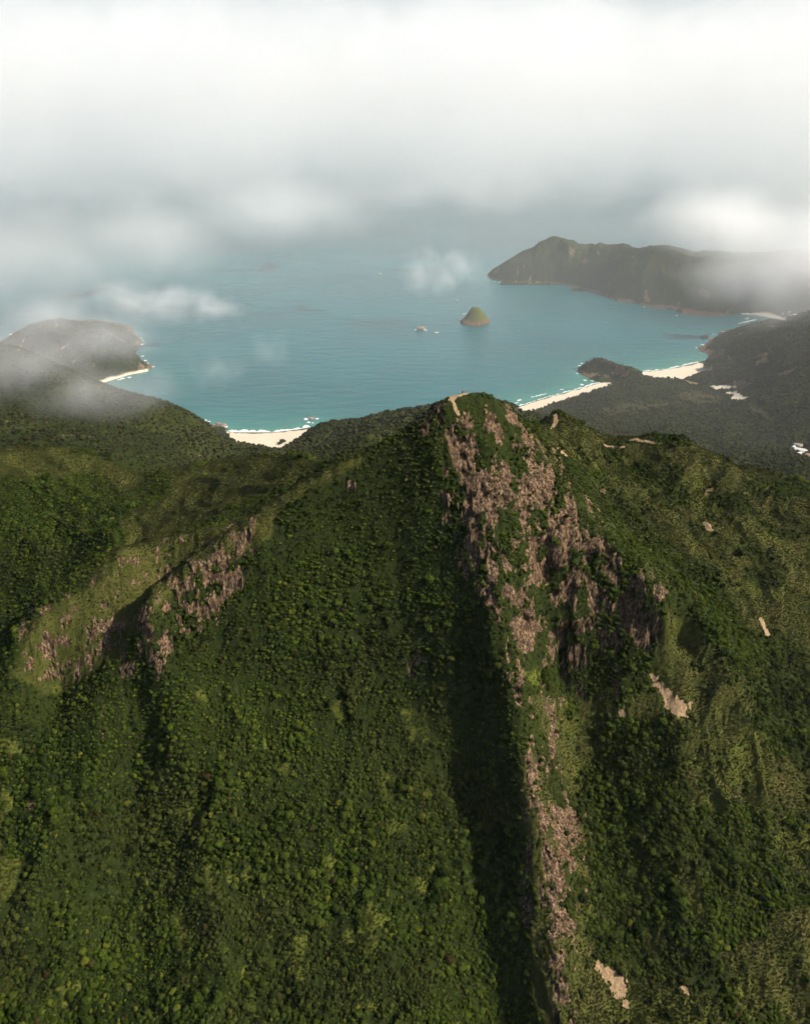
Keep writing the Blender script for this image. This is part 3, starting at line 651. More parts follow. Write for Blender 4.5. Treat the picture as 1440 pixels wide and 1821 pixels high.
surf_strip('surf', beach_a, -1.0, 17, 3, 'white surf rolling onto the small beach left of the summit')
surf_strip('surf', beach_b, 0.0, 7, 4, 'thin surf along the curved beach right of the summit')
surf_strip('surf', beach_b[:4], 22.0, 5, 5, 'broken second line of surf off the curved beach', 0.45)
surf_strip('surf', beach_c, 0.0, 8, 6, 'thin surf along the beach beyond the small dark headland')
surf_strip('surf', beach_d, 0.0, 5, 7, 'faint surf at the far beach')
rr = np.random.default_rng(5)
def foam_patch(cx_, cy_, r, seed, sx_=1.0, sy_=0.6):
    a = np.linspace(0, 2 * math.pi, 28, endpoint=False)
    rad = r * (0.65 + 0.75 * np.abs(fbm(np.cos(a) * 2 + seed * 3.1, np.sin(a) * 2 + seed, octs=3, seed=seed)))
    v = np.stack([cx_ + np.cos(a) * rad * sx_, cy_ + np.sin(a) * rad * sy_, np.full(28, 0.16)], -1)
    return v
def foam_group(spots, label):
    vs, fs = [], []
    for k, (u, v, r) in enumerate(spots):
        p = P(u, v, Z=0); pv = foam_patch(p[0], p[1], r * 0.75, k + 3, 1.0, 0.9)
        b0 = sum(len(q) for q in vs); c0 = b0 + 28
        pv = np.vstack([pv, [[p[0], p[1], 0.16]]]); vs.append(pv)
        fs += [(b0 + i, b0 + (i + 1) % 28, c0) for i in range(28)]
    tag(mesh_np('foam', np.vstack(vs), fs, M_FOAM, False), label, kind='stuff')
foam_group([(545, 745, 11), (553, 743.5, 13), (563, 744.5, 9), (549, 751, 8), (556, 752, 5)], 'white water breaking over the rock off the small beach')
foam_group([(739, 586, 7), (756, 586.5, 9), (776, 591.5, 9), (773, 590.5, 5), (779, 591, 5)], 'white water round the low rocks left of the islet')
foam_group([(825, 558, 7), (829, 556.5, 6), (818, 568, 5), (816, 573, 4), (867, 563, 4)], 'white water along the left side of the green islet')
foam_group([(358, 746, 8), (365, 747, 7), (372, 749.5, 6), (383, 755, 5), (391, 757, 8), (402, 759, 8), (398, 757, 5), (408, 766, 6)], 'white water at the rocks left of the small beach')
foam_group([(193, 689, 12), (202, 691, 11), (204, 696, 8), (198, 687, 8), (20, 594, 12), (28, 593, 10), (252, 606, 9), (250, 602, 8), (253, 612, 9), (254, 633, 9), (258, 641, 10), (262, 646, 9), (272, 652, 8), (218, 673, 10), (230, 671, 9), (212, 675, 9)], 'white water at the edge of the misty peninsula')
foam_group([(1027, 657, 6), (1030, 650, 7), (1034, 646, 6), (1026, 664, 5), (1045, 668, 9), (1050, 672, 10), (1040, 676, 8), (1053, 677, 8), (1035, 684, 9), (962, 712, 8), (968, 711, 8), (925, 711, 7), (922, 712, 7)], 'breaking waves beside the small dark headland')
foam_group([(1250, 613, 7), (1252, 616, 8), (1247, 612, 5), (1260, 609, 5), (1238, 618, 5), (1268, 594, 4), (1253, 640, 4)], 'white water at the point beyond the second beach')
foam_group([(862, 494, 7), (880, 500, 8), (888, 501.5, 9), (940, 505, 5), (1203, 561, 6), (1145, 545, 5)], 'faint white water along the far headland')
# slicks of paler water, wakes
def quad_strip(name, a, b, wa, wb, z, mat, label, cat=None, kind='stuff'):
    a = np.array(a[:2]); b = np.array(b[:2]); d = b - a; L = np.linalg.norm(d); d /= L; n_ = np.array([-d[1], d[0]])
    N = 24; vs = []
    for i in range(N + 1):
        t = i / N; c = a + d * L * t; w_ = (wa + (wb - wa) * t) * (0.7 + 0.5 * rr.random())
        vs += [(*(c + n_ * w_), z), (*(c - n_ * w_), z)]
    fs = [(2 * i, 2 * i + 1, 2 * i + 3, 2 * i + 2) for i in range(N)]
    tag(mesh_np(name, np.array(vs), fs, mat, False), label, cat, kind=kind)
quad_strip('wake', P(1342, 568.5, Z=0), P(1312, 575, Z=0), 5, 1.5, 0.14, M_FOAM, 'long white wake trailing behind the speedboat')

# rocks standing in the sea
def lump_mesh(sub, seed, sc3, amp=0.35, fr=1.3, flat=True, ridged=False):
    import bmesh
    b = bmesh.new(); bmesh.ops.create_icosphere(b, subdivisions=sub, radius=1.0)
    co = np.array([v.co[:] for v in b.verts]); f = np.array([[v.index for v in fa.verts] for fa in b.faces]); b.free()
    n_ = fbm(co[:, 0] * fr + seed * 7.1, co[:, 1] * fr + seed, co[:, 2] * fr, octs=4, seed=seed, ridged=ridged)
    co = co * (1 + amp * n_)[:, None] * np.array(sc3)
    if flat: co[:, 2] = np.maximum(co[:, 2], -0.25 * sc3[2])
    return co, f
mr = NT('sea_rock'); vv = mr.mapped((1, 1, 0.4))
mr.l(mr.mix(mr.ramp(mr.noise(0.5, 5, 0.7, vv), [(0.35, 0), (0.6, 1)]), (0.09, 0.065, 0.05), (0.34, 0.26, 0.20)), mr.b.inputs['Base Color']); mr.b.inputs['Roughness'].default_value = 0.85
mr.l(mr.bump(mr.noise(0.9, 5, 0.7), 1.0, 1.0), mr.b.inputs['Normal'])
M_SROCK = mr.m
def sea_rock(u, v, r3, seed, label):
    co, f = lump_mesh(4, seed, r3, 0.4, 1.6)
    o = mesh_np('sea_rock', co, f, M_SROCK, False); p = P(u, v, Z=0); o.location = (p[0], p[1], 0.0)
    tag(o, label, 'rock', 'rocks standing in the bay')
sea_rock(748, 585, (16, 9, 10), 3, 'low rounded brown rock in the bay left of the green islet')
sea_rock(776, 590.5, (7, 4, 2.5), 4, 'tiny rock almost covered by foam, between the round rock and the islet')
sea_rock(554, 744.5, (10, 6, 4), 5, 'wave-washed rock ringed with surf off the small beach')
sea_rock(1254, 600.5, (15, 10, 10), 6, 'brown rock stack off the dark point beyond the second beach')
sea_rock(1266, 603.5, (9, 7, 4), 7, 'low rock between the brown stack and the dark point')
sea_rock(1285, 592, (13, 9, 7), 8, 'rock at the inlet side of the dark point')
sea_rock(397, 757, (9, 7, 6), 9, 'reddish boulder at the left end of the small beach')
sea_rock(388, 755, (8, 6, 5), 10, 'reddish boulder above the surf, furthest left of the small beach')
sea_rock(196, 694, (15, 10, 9), 11, 'surf-ringed pale rock under the misty left shore')

# ------------------------------------------------------------------ trees and shrubs
def foliage_material(name, dark, light, accent, acc_at=0.93, pscale=0.02, trans=0.12, vis=0.55):
    m = NT(name)
    oi = m.n('ObjectInfo'); rnd = oi.outputs['Random']
    pn = m.noise(pscale, 3, 0.6)
    k = m.math('ADD', m.math('MULTIPLY', rnd, vis), m.math('MULTIPLY', m.math('SUBTRACT', pn, 0.5), 1.7))
    col = m.mix(m.math('ADD', k, 0.15, clamp=True), dark, light)
    r2 = m.math('FRACT', m.math('MULTIPLY', rnd, 17.37))
    col = m.mix(m.ramp(r2, [(acc_at, 0), (acc_at + 0.02, 1)]), col, accent)
    r3 = m.math('FRACT', m.math('MULTIPLY', rnd, 53.11))
    col = m.mix(m.ramp(r3, [(0.982, 0), (0.985, 0.7)]), col, (0.060, 0.030, 0.013))
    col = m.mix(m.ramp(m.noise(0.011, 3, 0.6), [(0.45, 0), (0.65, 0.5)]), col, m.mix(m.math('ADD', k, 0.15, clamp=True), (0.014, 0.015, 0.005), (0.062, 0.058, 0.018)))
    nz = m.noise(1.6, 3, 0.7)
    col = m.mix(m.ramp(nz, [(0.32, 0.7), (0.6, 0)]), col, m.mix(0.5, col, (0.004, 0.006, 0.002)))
    m.l(col, m.b.inputs['Base Color']); m.b.inputs['Roughness'].default_value = 0.8; m.b.inputs['Specular IOR Level'].default_value = 0.05
    m.l(m.bump(m.noise(2.4, 4, 0.75), 0.6, 1.0), m.b.inputs['Normal'])
    tr = m.n('BsdfTranslucent'); m.l(col, tr.inputs['Color']); mx = m.n('MixShader'); mx.inputs[0].default_value = trans
    m.l(m.b.outputs[0], mx.inputs[1]); m.l(tr.outputs[0], mx.inputs[2]); m.l(mx.outputs[0], m.out.inputs['Surface'])
    return m.m
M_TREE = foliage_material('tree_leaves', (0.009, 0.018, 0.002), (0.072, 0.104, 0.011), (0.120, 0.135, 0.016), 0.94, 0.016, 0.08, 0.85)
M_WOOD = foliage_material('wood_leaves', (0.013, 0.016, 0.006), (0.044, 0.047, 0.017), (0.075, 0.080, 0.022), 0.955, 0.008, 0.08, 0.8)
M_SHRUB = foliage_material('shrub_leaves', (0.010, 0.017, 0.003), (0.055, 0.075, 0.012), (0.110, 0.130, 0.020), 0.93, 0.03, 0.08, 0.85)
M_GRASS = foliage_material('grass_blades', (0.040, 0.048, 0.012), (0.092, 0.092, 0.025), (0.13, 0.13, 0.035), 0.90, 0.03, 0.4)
mb = NT('bark'); mb.l(mb.mix(mb.noise(3.0, 3), (0.06, 0.045, 0.032), (0.13, 0.10, 0.075)), mb.b.inputs['Base Color']); mb.b.inputs['Roughness'].default_value = 0.9
M_BARK = mb.m

import bmesh
def ico(sub):
    b = bmesh.new(); bmesh.ops.create_icosphere(b, subdivisions=sub, radius=1.0)
    co = np.array([v.co[:] for v in b.verts]); f = np.array([[v.index for v in fa.verts] for fa in b.faces]); b.free(); return co, f
def crown_geo(seed, sub=3, blobs=16, squash=0.8, leaves=420, base=0.55, leaf=0.10, spread=0.62):
    """unit-radius crown standing above the origin: lobed mass with leaf sprays over it"""
    r = np.random.default_rng(seed)
    d, f = ico(sub)
    cs = r.normal(size=(blobs, 3)); cs /= np.linalg.norm(cs, axis=1)[:, None]
    cs *= (spread * (0.55 + 0.6 * r.random(blobs)))[:, None]; cs[:, 2] = np.abs(cs[:, 2]) * 0.8 + 0.0
    rad = 0.26 + 0.26 * r.random(blobs)
    best = np.full(len(d), 0.42)
    for c, q in zip(cs, rad):
        b_ = d @ c; disc = q * q - (c @ c) + b_ * b_
        hit = b_ + np.sqrt(np.maximum(disc, 0)); best = np.where(disc > 0, np.maximum(best, hit), best)
    best *= 1 + 0.10 * fbm(d[:, 0] * 4 + seed, d[:, 1] * 4, d[:, 2] * 4, octs=2, seed=seed)
    co = d * best[:, None]
    # leaf sprays
    fi_ = r.integers(0, len(f), leaves); w_ = r.dirichlet((1, 1, 1), leaves)
    pc = (co[f[fi_]] * w_[:, :, None]).sum(1) * (1.0 + 0.10 * r.random(leaves))[:, None]
    nrm = pc / (np.linalg.norm(pc, axis=1)[:, None] + 1e-6)
    t1 = np.cross(nrm, r.normal(size=(leaves, 3))); t1 /= np.linalg.norm(t1, axis=1)[:, None] + 1e-6
    t2 = np.cross(nrm, t1) + nrm * r.normal(scale=0.5, size=(leaves, 1)); 
    s = leaf * (0.6 + 0.8 * r.random(leaves))[:, None]
    lv = np.stack([pc - t1 * s, pc + t2 * s, pc + t1 * s, pc - t2 * s * 0.6 + nrm * s * .3], 1).reshape(-1, 3)
    lf = np.arange(leaves * 4).reshape(-1, 4) + len(co)
    V_ = np.vstack([co, lv]); V_[:, 2] = V_[:, 2] * squash + base
    F_ = [tuple(q) for q in f.tolist()] + [tuple(q) for q in lf.tolist()]
    return V_, F_
def mesh_mixed(name, V_, F_, mat, smooth=False):
    me = bpy.data.meshes.new(name); me.from_pydata([tuple(v) for v in V_], [], F_)
    me.materials.append(mat); 
    if smooth: me.polygons.foreach_set('use_smooth', np.ones(len(me.polygons), bool))
    return me
crown_meshes = [mesh_mixed('crown', *crown_geo(100 + i, 3, 12 + 3 * (i % 3), 0.72 + 0.05 * (i % 4), 800, leaf=0.15, spread=0.62 + 0.05 * (i % 4)), M_TREE) for i in range(7)]
shrub_meshes = [mesh_mixed('shrub', *crown_geo(200 + i, 2, 8, 0.75, 260, 0.32, 0.13), M_SHRUB) for i in range(4)]
low_meshes = [mesh_mixed('crown', *crown_geo(300 + i, 2, 12, 0.7, 60, 0.45, 0.14), M_WOOD) for i in range(4)]
def tuft_geo(seed, n=46):
    r = np.random.default_rng(seed); vs, fs = [], []
    for k in range(n):
        a = r.random() * 6.283; q = math.sqrt(r.random()) * 0.75; bx_, by_ = math.cos(a) * q, math.sin(a) * q
        h = (0.45 + 0.55 * r.random()) * (1 - 0.45 * q); la = r.random() * 6.283; lean = 0.18 + 0.45 * r.random(); wd = 0.07 + 0.07 * r.random()
        px_, py_ = -math.sin(la) * wd, math.cos(la) * wd; tx_, ty_ = bx_ + math.cos(la) * lean, by_ + math.sin(la) * lean
        b0 = len(vs)
        vs += [(bx_ - px_, by_ - py_, -.15), (bx_ + px_, by_ + py_, -.15), (bx_ * .6 + tx_ * .4 + px_, by_ * .6 + ty_ * .4 + py_, h * .75), (tx_, ty_, h), (bx_ * .6 + tx_ * .4 - px_, by_ * .6 + ty_ * .4 - py_, h * .75)]
        fs.append((b0, b0 + 1, b0 + 2, b0 + 3, b0 + 4))
    return vs, fs
tuft_meshes = [mesh_mixed('tuft', *tuft_geo(400 + i), M_GRASS) for i in range(3)]
def trunk_geo(seed):
    r = np.random.default_rng(seed); vs, fs = [], []
    def tube(a, b, ra, rb, n=6):
        a = np.array(a, float); b = np.array(b, float); d = b - a; d /= np.linalg.norm(d)
        u_ = np.cross(d, (0.3, 1, 0.2)); u_ /= np.linalg.norm(u_); w_ = np.cross(d, u_); b0 = len(vs)
        for c, q in ((a, ra), (b, rb)):
            for k in range(n):
                t = 6.283 * k / n; vs.append(tuple(c + q * (math.cos(t) * u_ + math.sin(t) * w_)))
        for k in range(n): fs.append((b0 + k, b0 + (k + 1) % n, b0 + n + (k + 1) % n, b0 + n + k))
    top = (0.05 * r.normal(), 0.05 * r.normal(), 0.38)
    tube((0, 0, -0.25), top, 0.07, 0.05)
    for k in range(5):
        a = 1.257 * k + r.random(); tube(top, (math.cos(a) * 0.42, math.sin(a) * 0.42, 0.62 + 0.15 * r.random()), 0.04, 0.012, 5)
    return vs, fs
trunk_meshes = [mesh_mixed('trunk', *trunk_geo(500 + i), M_BARK, True) for i in range(3)]

FX = {k: v.reshape(NY, NX) for k, v in A_.items()}
def sample(F_, x, y):
    r = np.interp(y, ys, np.arange(NY)); h_ = np.interp(y, ys, hw); c = (x / h_ + 1) / 2 * (NX - 1)
    ok = (c >= 0) & (c < NX - 1) & (r < NY - 1); r = np.clip(r, 0, NY - 1.001); c = np.clip(c, 0, NX - 1.001)
    r0 = r.astype(int); c0 = c.astype(int); fr_ = r - r0; fc_ = c - c0
    return (F_[r0, c0] * (1 - fr_) * (1 - fc_) + F_[r0 + 1, c0] * fr_ * (1 - fc_) + F_[r0, c0 + 1] * (1 - fr_) * fc_ + F_[r0 + 1, c0 + 1] * fr_ * fc_), ok
def lattice(x0, x1, y0, y1, s, jit=0.42):
    a, b = np.meshgrid(np.arange(x0, x1, s), np.arange(y0, y1, s * 0.9)); a = a + (np.arange(a.shape[0]) % 2)[:, None] * s * 0.5
    a = a + rng.uniform(-jit, jit, a.shape) * s; b = b + rng.uniform(-jit, jit, b.shape) * s
    return a.ravel(), b.ravel()
def place(x, y, um=120):
    z, ok = sample(GZd, x, y); xx, _ = sample(GXd, x, y); yy, _ = sample(GYd, x, y)
    g = {k: sample(FX[k], x, y)[0] for k in ('rock', 'grass', 'soil', 'field', 'sand', 'lush')}
    sdv, _ = sample(SD, x, y)
    u_, v_ = proj(xx, yy, z)
    ok &= (u_ > -um) & (u_ < 1440 + um) & (v_ < 1821 + um * 1.3) & (z > 1.5)
    return xx, yy, z, g, sdv, u_, v_, ok

def gn_scatter(name, pts, rotz, scl, idxs, sources, label, kind='stuff', cat=None):
    me = bpy.data.meshes.new(name); me.vertices.add(len(pts)); me.vertices.foreach_set('co', np.asarray(pts, np.float32).ravel())
    for an, ty, av in (('rotz', 'FLOAT', rotz), ('idx', 'INT', idxs)):
        at = me.attributes.new(an, ty, 'POINT'); at.data.foreach_set('value', np.asarray(av, np.float32 if ty == 'FLOAT' else np.int32))
    at = me.attributes.new('scl', 'FLOAT_VECTOR', 'POINT'); at.data.foreach_set('vector', np.asarray(scl, np.float32).ravel())
    o = bpy.data.objects.new(name, me); C.objects.link(o)
    g = bpy.data.node_groups.new(name, 'GeometryNodeTree')
    g.interface.new_socket('Geometry', in_out='INPUT', socket_type='NodeSocketGeometry'); g.interface.new_socket('Geometry', in_out='OUTPUT', socket_type='NodeSocketGeometry')
    gi = g.nodes.new('NodeGroupInput'); go = g.nodes.new('NodeGroupOutput')
    iop = g.nodes.new('GeometryNodeInstanceOnPoints'); j = g.nodes.new('GeometryNodeGeometryToInstance')
    for s_ in reversed(sources):
        oi = g.nodes.new('GeometryNodeObjectInfo'); oi.inputs['Object'].default_value = s_; oi.transform_space = 'ORIGINAL'
        g.links.new(oi.outputs['Geometry'], j.inputs[0])
    g.links.new(gi.outputs[0], iop.inputs['Points']); g.links.new(j.outputs[0], iop.inputs['Instance'])
    j2 = j
    iop.inputs['Pick Instance'].default_value = True
    # every source as its own instance
    g.nodes.remove(j); jj = g.nodes.new('GeometryNodeJoinGeometry')
    for s_ in reversed(sources):
        oi = [n for n in g.nodes if n.bl_idname == 'GeometryNodeObjectInfo' and n.inputs['Object'].default_value == s_][0]
        oi.inputs['As Instance'].default_value = True
        g.links.new(oi.outputs['Geometry'], jj.inputs[0])
    g.links.new(jj.outputs[0], iop.inputs['Instance'])
    def na(nm, ty):
        n_ = g.nodes.new('GeometryNodeInputNamedAttribute'); n_.data_type = ty; n_.inputs['Name'].default_value = nm; return n_.outputs['Attribute']
    g.links.new(na('idx', 'INT'), iop.inputs['Instance Index'])
    cx_ = g.nodes.new('ShaderNodeCombineXYZ'); g.links.new(na('rotz', 'FLOAT'), cx_.inputs['Z'])
    er = g.nodes.new('FunctionNodeEulerToRotation'); g.links.new(cx_.outputs[0], er.inputs[0]); g.links.new(er.outputs[0], iop.inputs['Rotation'])
    g.links.new(na('scl', 'FLOAT_VECTOR'), iop.inputs['Scale'])
    g.links.new(iop.outputs[0], go.inputs[0])
    md = o.modifiers.new('scatter', 'NODES'); md.node_group = g
    tag(o, label, cat, kind=kind)
    print(name, len(pts))
    return o

def scl_of(n, s, a=0.75, b=1.3, zs=(0.85, 1.25)):
    return s

if TREES:
    # wooded slopes near the camera
    x, y = lattice(-620, 620, 150, 960, 1.95)
    x, y, z, g, sdv, u_, v_, ok = place(x, y)
    dn = fbm(x / 22, y / 22, octs=3, seed=801)
    ok &= (np.hypot(x - 41, y - 556) > 5.5) & (g['rock'] < 0.42) & (g['soil'] < 0.35) & (g['field'] < .3)
    ptree = np.where(g['grass'] < 0.25, 1.0, np.where(g['grass'] < 0.6, np.where(u_ < 640, 0.15, 0.35), 0.0)) * np.where((g['lush'] > 0.3) & (u_ < 960), 0.08, 1.0)
    high = sstep(300, 400, z) * (y < 700)
    size = 0.65 + 1.15 * rng.random(len(x)) ** 1.7 + 0.5 * sstep(0.0, 0.3, dn)
    bigt = rng.random(len(x)) < 0.035 * sstep(-0.1, 0.2, dn) * (1 - 0.8 * high)
    size = np.where(bigt, 2.3 + 1.3 * rng.random(len(x)), size) * (1 - 0.12 * high)
    size = size * (1 - 0.1 * sstep(600, 900, y)) * rng.uniform(0.65, 1.12, len(x))
    size *= 1 - 0.6 * np.exp(-(np.hypot(x - 40, y - 553) / 24) ** 2)
    keepp = bigt | (rng.random(len(x)) < np.clip((1.95 / (size * 1.45)) ** 2 * 2.7, 0, 0.97) * np.where(fbm(x / 9, y / 9, octs=2, seed=805) < -0.42, 0.25, 1))
    left_thin = (g['grass'] < 0.6)
    ok_t = ok & keepp & (rng.random(len(x)) < ptree)
    T = np.stack([x, y, z - 0.2 * size], -1)[ok_t]; TS = size[ok_t]; TU, TV = u_[ok_t], v_[ok_t]
    # shrubs over the grassy slopes
    x, y = lattice(-620, 620, 150, 960, 2.7, 0.5)
    x, y, z, g, sdv, u_, v_, ok = place(x, y)
    cl = fbm(x / 14, y / 14, octs=3, seed=802)
    ok_s = ok & ((g['soil'] < 0.3) | (rng.random(len(x)) < 0.08)) & (g['field'] < .3) & (((g['grass'] >= 0.25) & (rng.random(len(x)) < np.where(u_ < 700, np.clip(0.06 + 0.7 * cl, 0.01, 0.8), np.clip(0.18 + 1.2 * cl, 0.03, 0.95)))) | ((g['rock'] > 0.3) & (rng.random(len(x)) < 0.3 + 0.5 * cl)))
    ss = (0.5 + 1.15 * rng.random(len(x)) ** 2.0)
    ss = np.where(rng.random(len(x)) < 0.06, 1.9 + 1.3 * rng.random(len(x)), ss)
    ss = ss * np.where((u_ < 640) & (y < 640), 0.55, 1.0) * (1 - .3 * sstep(600, 900, y))
    ok_s &= ~((u_ < 640) & (rng.random(len(x)) < 0.35))
    B = np.stack([x, y, z - 0.15 * ss], -1)[ok_s]; BS = ss[ok_s]; BU, BV = u_[ok_s], v_[ok_s]
    # grass tussocks
    x, y = lattice(-620, 620, 150, 900, 1.15, 0.5)
    x, y, z, g, sdv, u_, v_, ok = place(x, y, 60)
    ok_g = ok & (g['grass'] > 0.3) & (g['soil'] < .3) & (g['rock'] < .45) & (rng.random(len(x)) < 0.8)
    gsz = 0.5 + 0.5 * rng.random(len(x))
    Gp = np.stack([x, y, z], -1)[ok_g]; GS = gsz[ok_g]

    def dist(p): return np.sqrt((p[:, 0]) ** 2 + p[:, 1] ** 2 + (p[:, 2] - CAMZ) ** 2)
    def largest(p, s, u_, v_, n):
        vis = (u_ > 0) & (u_ < 1440) & (v_ < 1821); q = np.where(vis, s / dist(p), 0)
        return np.argsort(-q)[:n]
    # the 300 trees and 300 shrubs that show largest are trees and shrubs of their own
    ti = largest(T, TS, TU, TV, 300)
    kinds_t = []
    def where_words(u_, v_):
        if u_ > 1010: return 'on the grassy slope right of the rocky spine'
        if u_ > 690: return 'on the shaded flank left of the rocky spine'
        if u_ > 300: return 'in the dense forest on the broad main face'
        return 'in the forest below the lower left crags'
    first = []
    for k, i in enumerate(ti):
        e = bpy.data.objects.new('tree', None); C.objects.link(e)
        e.location = T[i]; e.rotation_euler = (0, 0, rng.random() * 6.283); s = TS[i]; e.scale = (s, s, s * (0.85 + 0.35 * rng.random()))
        sz = 'broad' if s > 3.0 else 'smaller'
        lab = f'{sz} round-crowned green tree {where_words(TU[i], TV[i])}'
        tag(e, lab, 'tree', f'{sz} forest trees {where_words(TU[i], TV[i])}')
        c_ = bpy.data.objects.new('crown', crown_meshes[k % 7]); C.objects.link(c_); c_.parent = e
        t_ = bpy.data.objects.new('trunk', trunk_meshes[k % 3]); C.objects.link(t_); t_.parent = e
        if k < 7: first.append(c_)
    bi = largest(B, BS, BU, BV, 300)
    firstb = []
    for k, i in enumerate(bi):
        s = BS[i]
        o = bpy.data.objects.new('shrub', shrub_meshes[k % 4]); C.objects.link(o)
        o.location = B[i]; o.rotation_euler = (0, 0, rng.random() * 6.283); o.scale = (s, s, s * 0.9)
        side = 'on the sunlit grass right of the rocky spine' if BU[i] > 1010 else 'beside the rocks of the spine' if BU[i] > 850 else 'in a grassy gap of the left forest'
        tag(o, f'dark rounded shrub {side}', 'shrub', f'shrubs {side}')
        if k < 4: firstb.append(o)
    mt = np.ones(len(T), bool); mt[ti] = False
    nT = mt.sum(); jit = rng.uniform(0.68, 1.28, (nT, 3))
    gn_scatter('forest', T[mt], rng.random(nT) * 6.283, TS[mt][:, None] * jit, rng.integers(0, 7, nT), first, 'dense dark green forest covering the slopes of the mountain')
    mbk = np.ones(len(B), bool); mbk[bi] = False; nB = mbk.sum()
    gn_scatter('scrub', B[mbk], rng.random(nB) * 6.283, BS[mbk][:, None] * rng.uniform(0.8, 1.2, (nB, 3)), rng.integers(0, 4, nB), firstb, 'low dark scrub dotting the grassy ridges')
    src = []
    for q in tuft_meshes:
        o = bpy.data.objects.new('grass_tuft', q); C.objects.link(o); src.append(o)
    # the three tussocks stand on the grass themselves
    for k, o in enumerate(src):
        o.location = Gp[k * 50]; o.scale = (GS[k],) * 3; tag(o, 'yellowish grass tussock on the sunlit slope', kind='stuff')
    nG = len(Gp)
    gn_scatter('grass', Gp, rng.random(nG) * 6.283, GS[:, None] * rng.uniform(0.8, 1.25, (nG, 3)) * np.array([1, 1, 0.5]), rng.integers(0, 3, nG), src, 'olive and yellow green tussock grass on the ridges and the right slope')
    # far woods
    x, y = lattice(-1900, 2300, 930, 2750, 7.5, 0.45)
    x, y, z, g, sdv, u_, v_, ok = place(x, y, 50)
    ok_f = ok & (g['rock'] < .4) & (rng.random(len(x)) > g['field'] * .75) & (g['sand'] < .3) & (g['soil'] < .3) & (sdv > 10) & (z > 3) & (rng.random(len(x)) < np.where(g['grass'] > .45, .28, .85))
    fs_ = (2.0 + 2.6 * rng.random(len(x)) ** 1.4)
    Fp = np.stack([x, y, z - 0.5], -1)[ok_f]; Fs = fs_[ok_f]; nF = len(Fp)
    firstw = []
    vis = np.where((Fp[:, 1] < 1500) & (np.abs(Fp[:, 0] + 250) < 250) & (Fp[:, 1] > 1000))[0][[40, 90, 160, 230]]
    for k, i in enumerate(vis):
        e = bpy.data.objects.new('tree', None); C.objects.link(e); e.location = Fp[i]; e.scale = (Fs[i],) * 3
        tag(e, 'small round tree on the dull green hills left of the small beach', 'tree', 'trees on the hills left of the small beach')
        c_ = bpy.data.objects.new('crown', low_meshes[k]); C.objects.link(c_); c_.parent = e; firstw.append(c_)
        t_ = bpy.data.objects.new('trunk', trunk_meshes[k % 3]); C.objects.link(t_); t_.parent = e
    mk = np.ones(nF, bool); mk[vis] = False; Fp, Fs = Fp[mk], Fs[mk]; nF = len(Fp)
    gn_scatter('woodland', Fp, rng.random(nF) * 6.283, Fs[:, None] * rng.uniform(.8, 1.25, (nF, 3)), rng.integers(0, 4, nF), firstw, 'distant dark woodland on the hills and the valley behind the beaches')

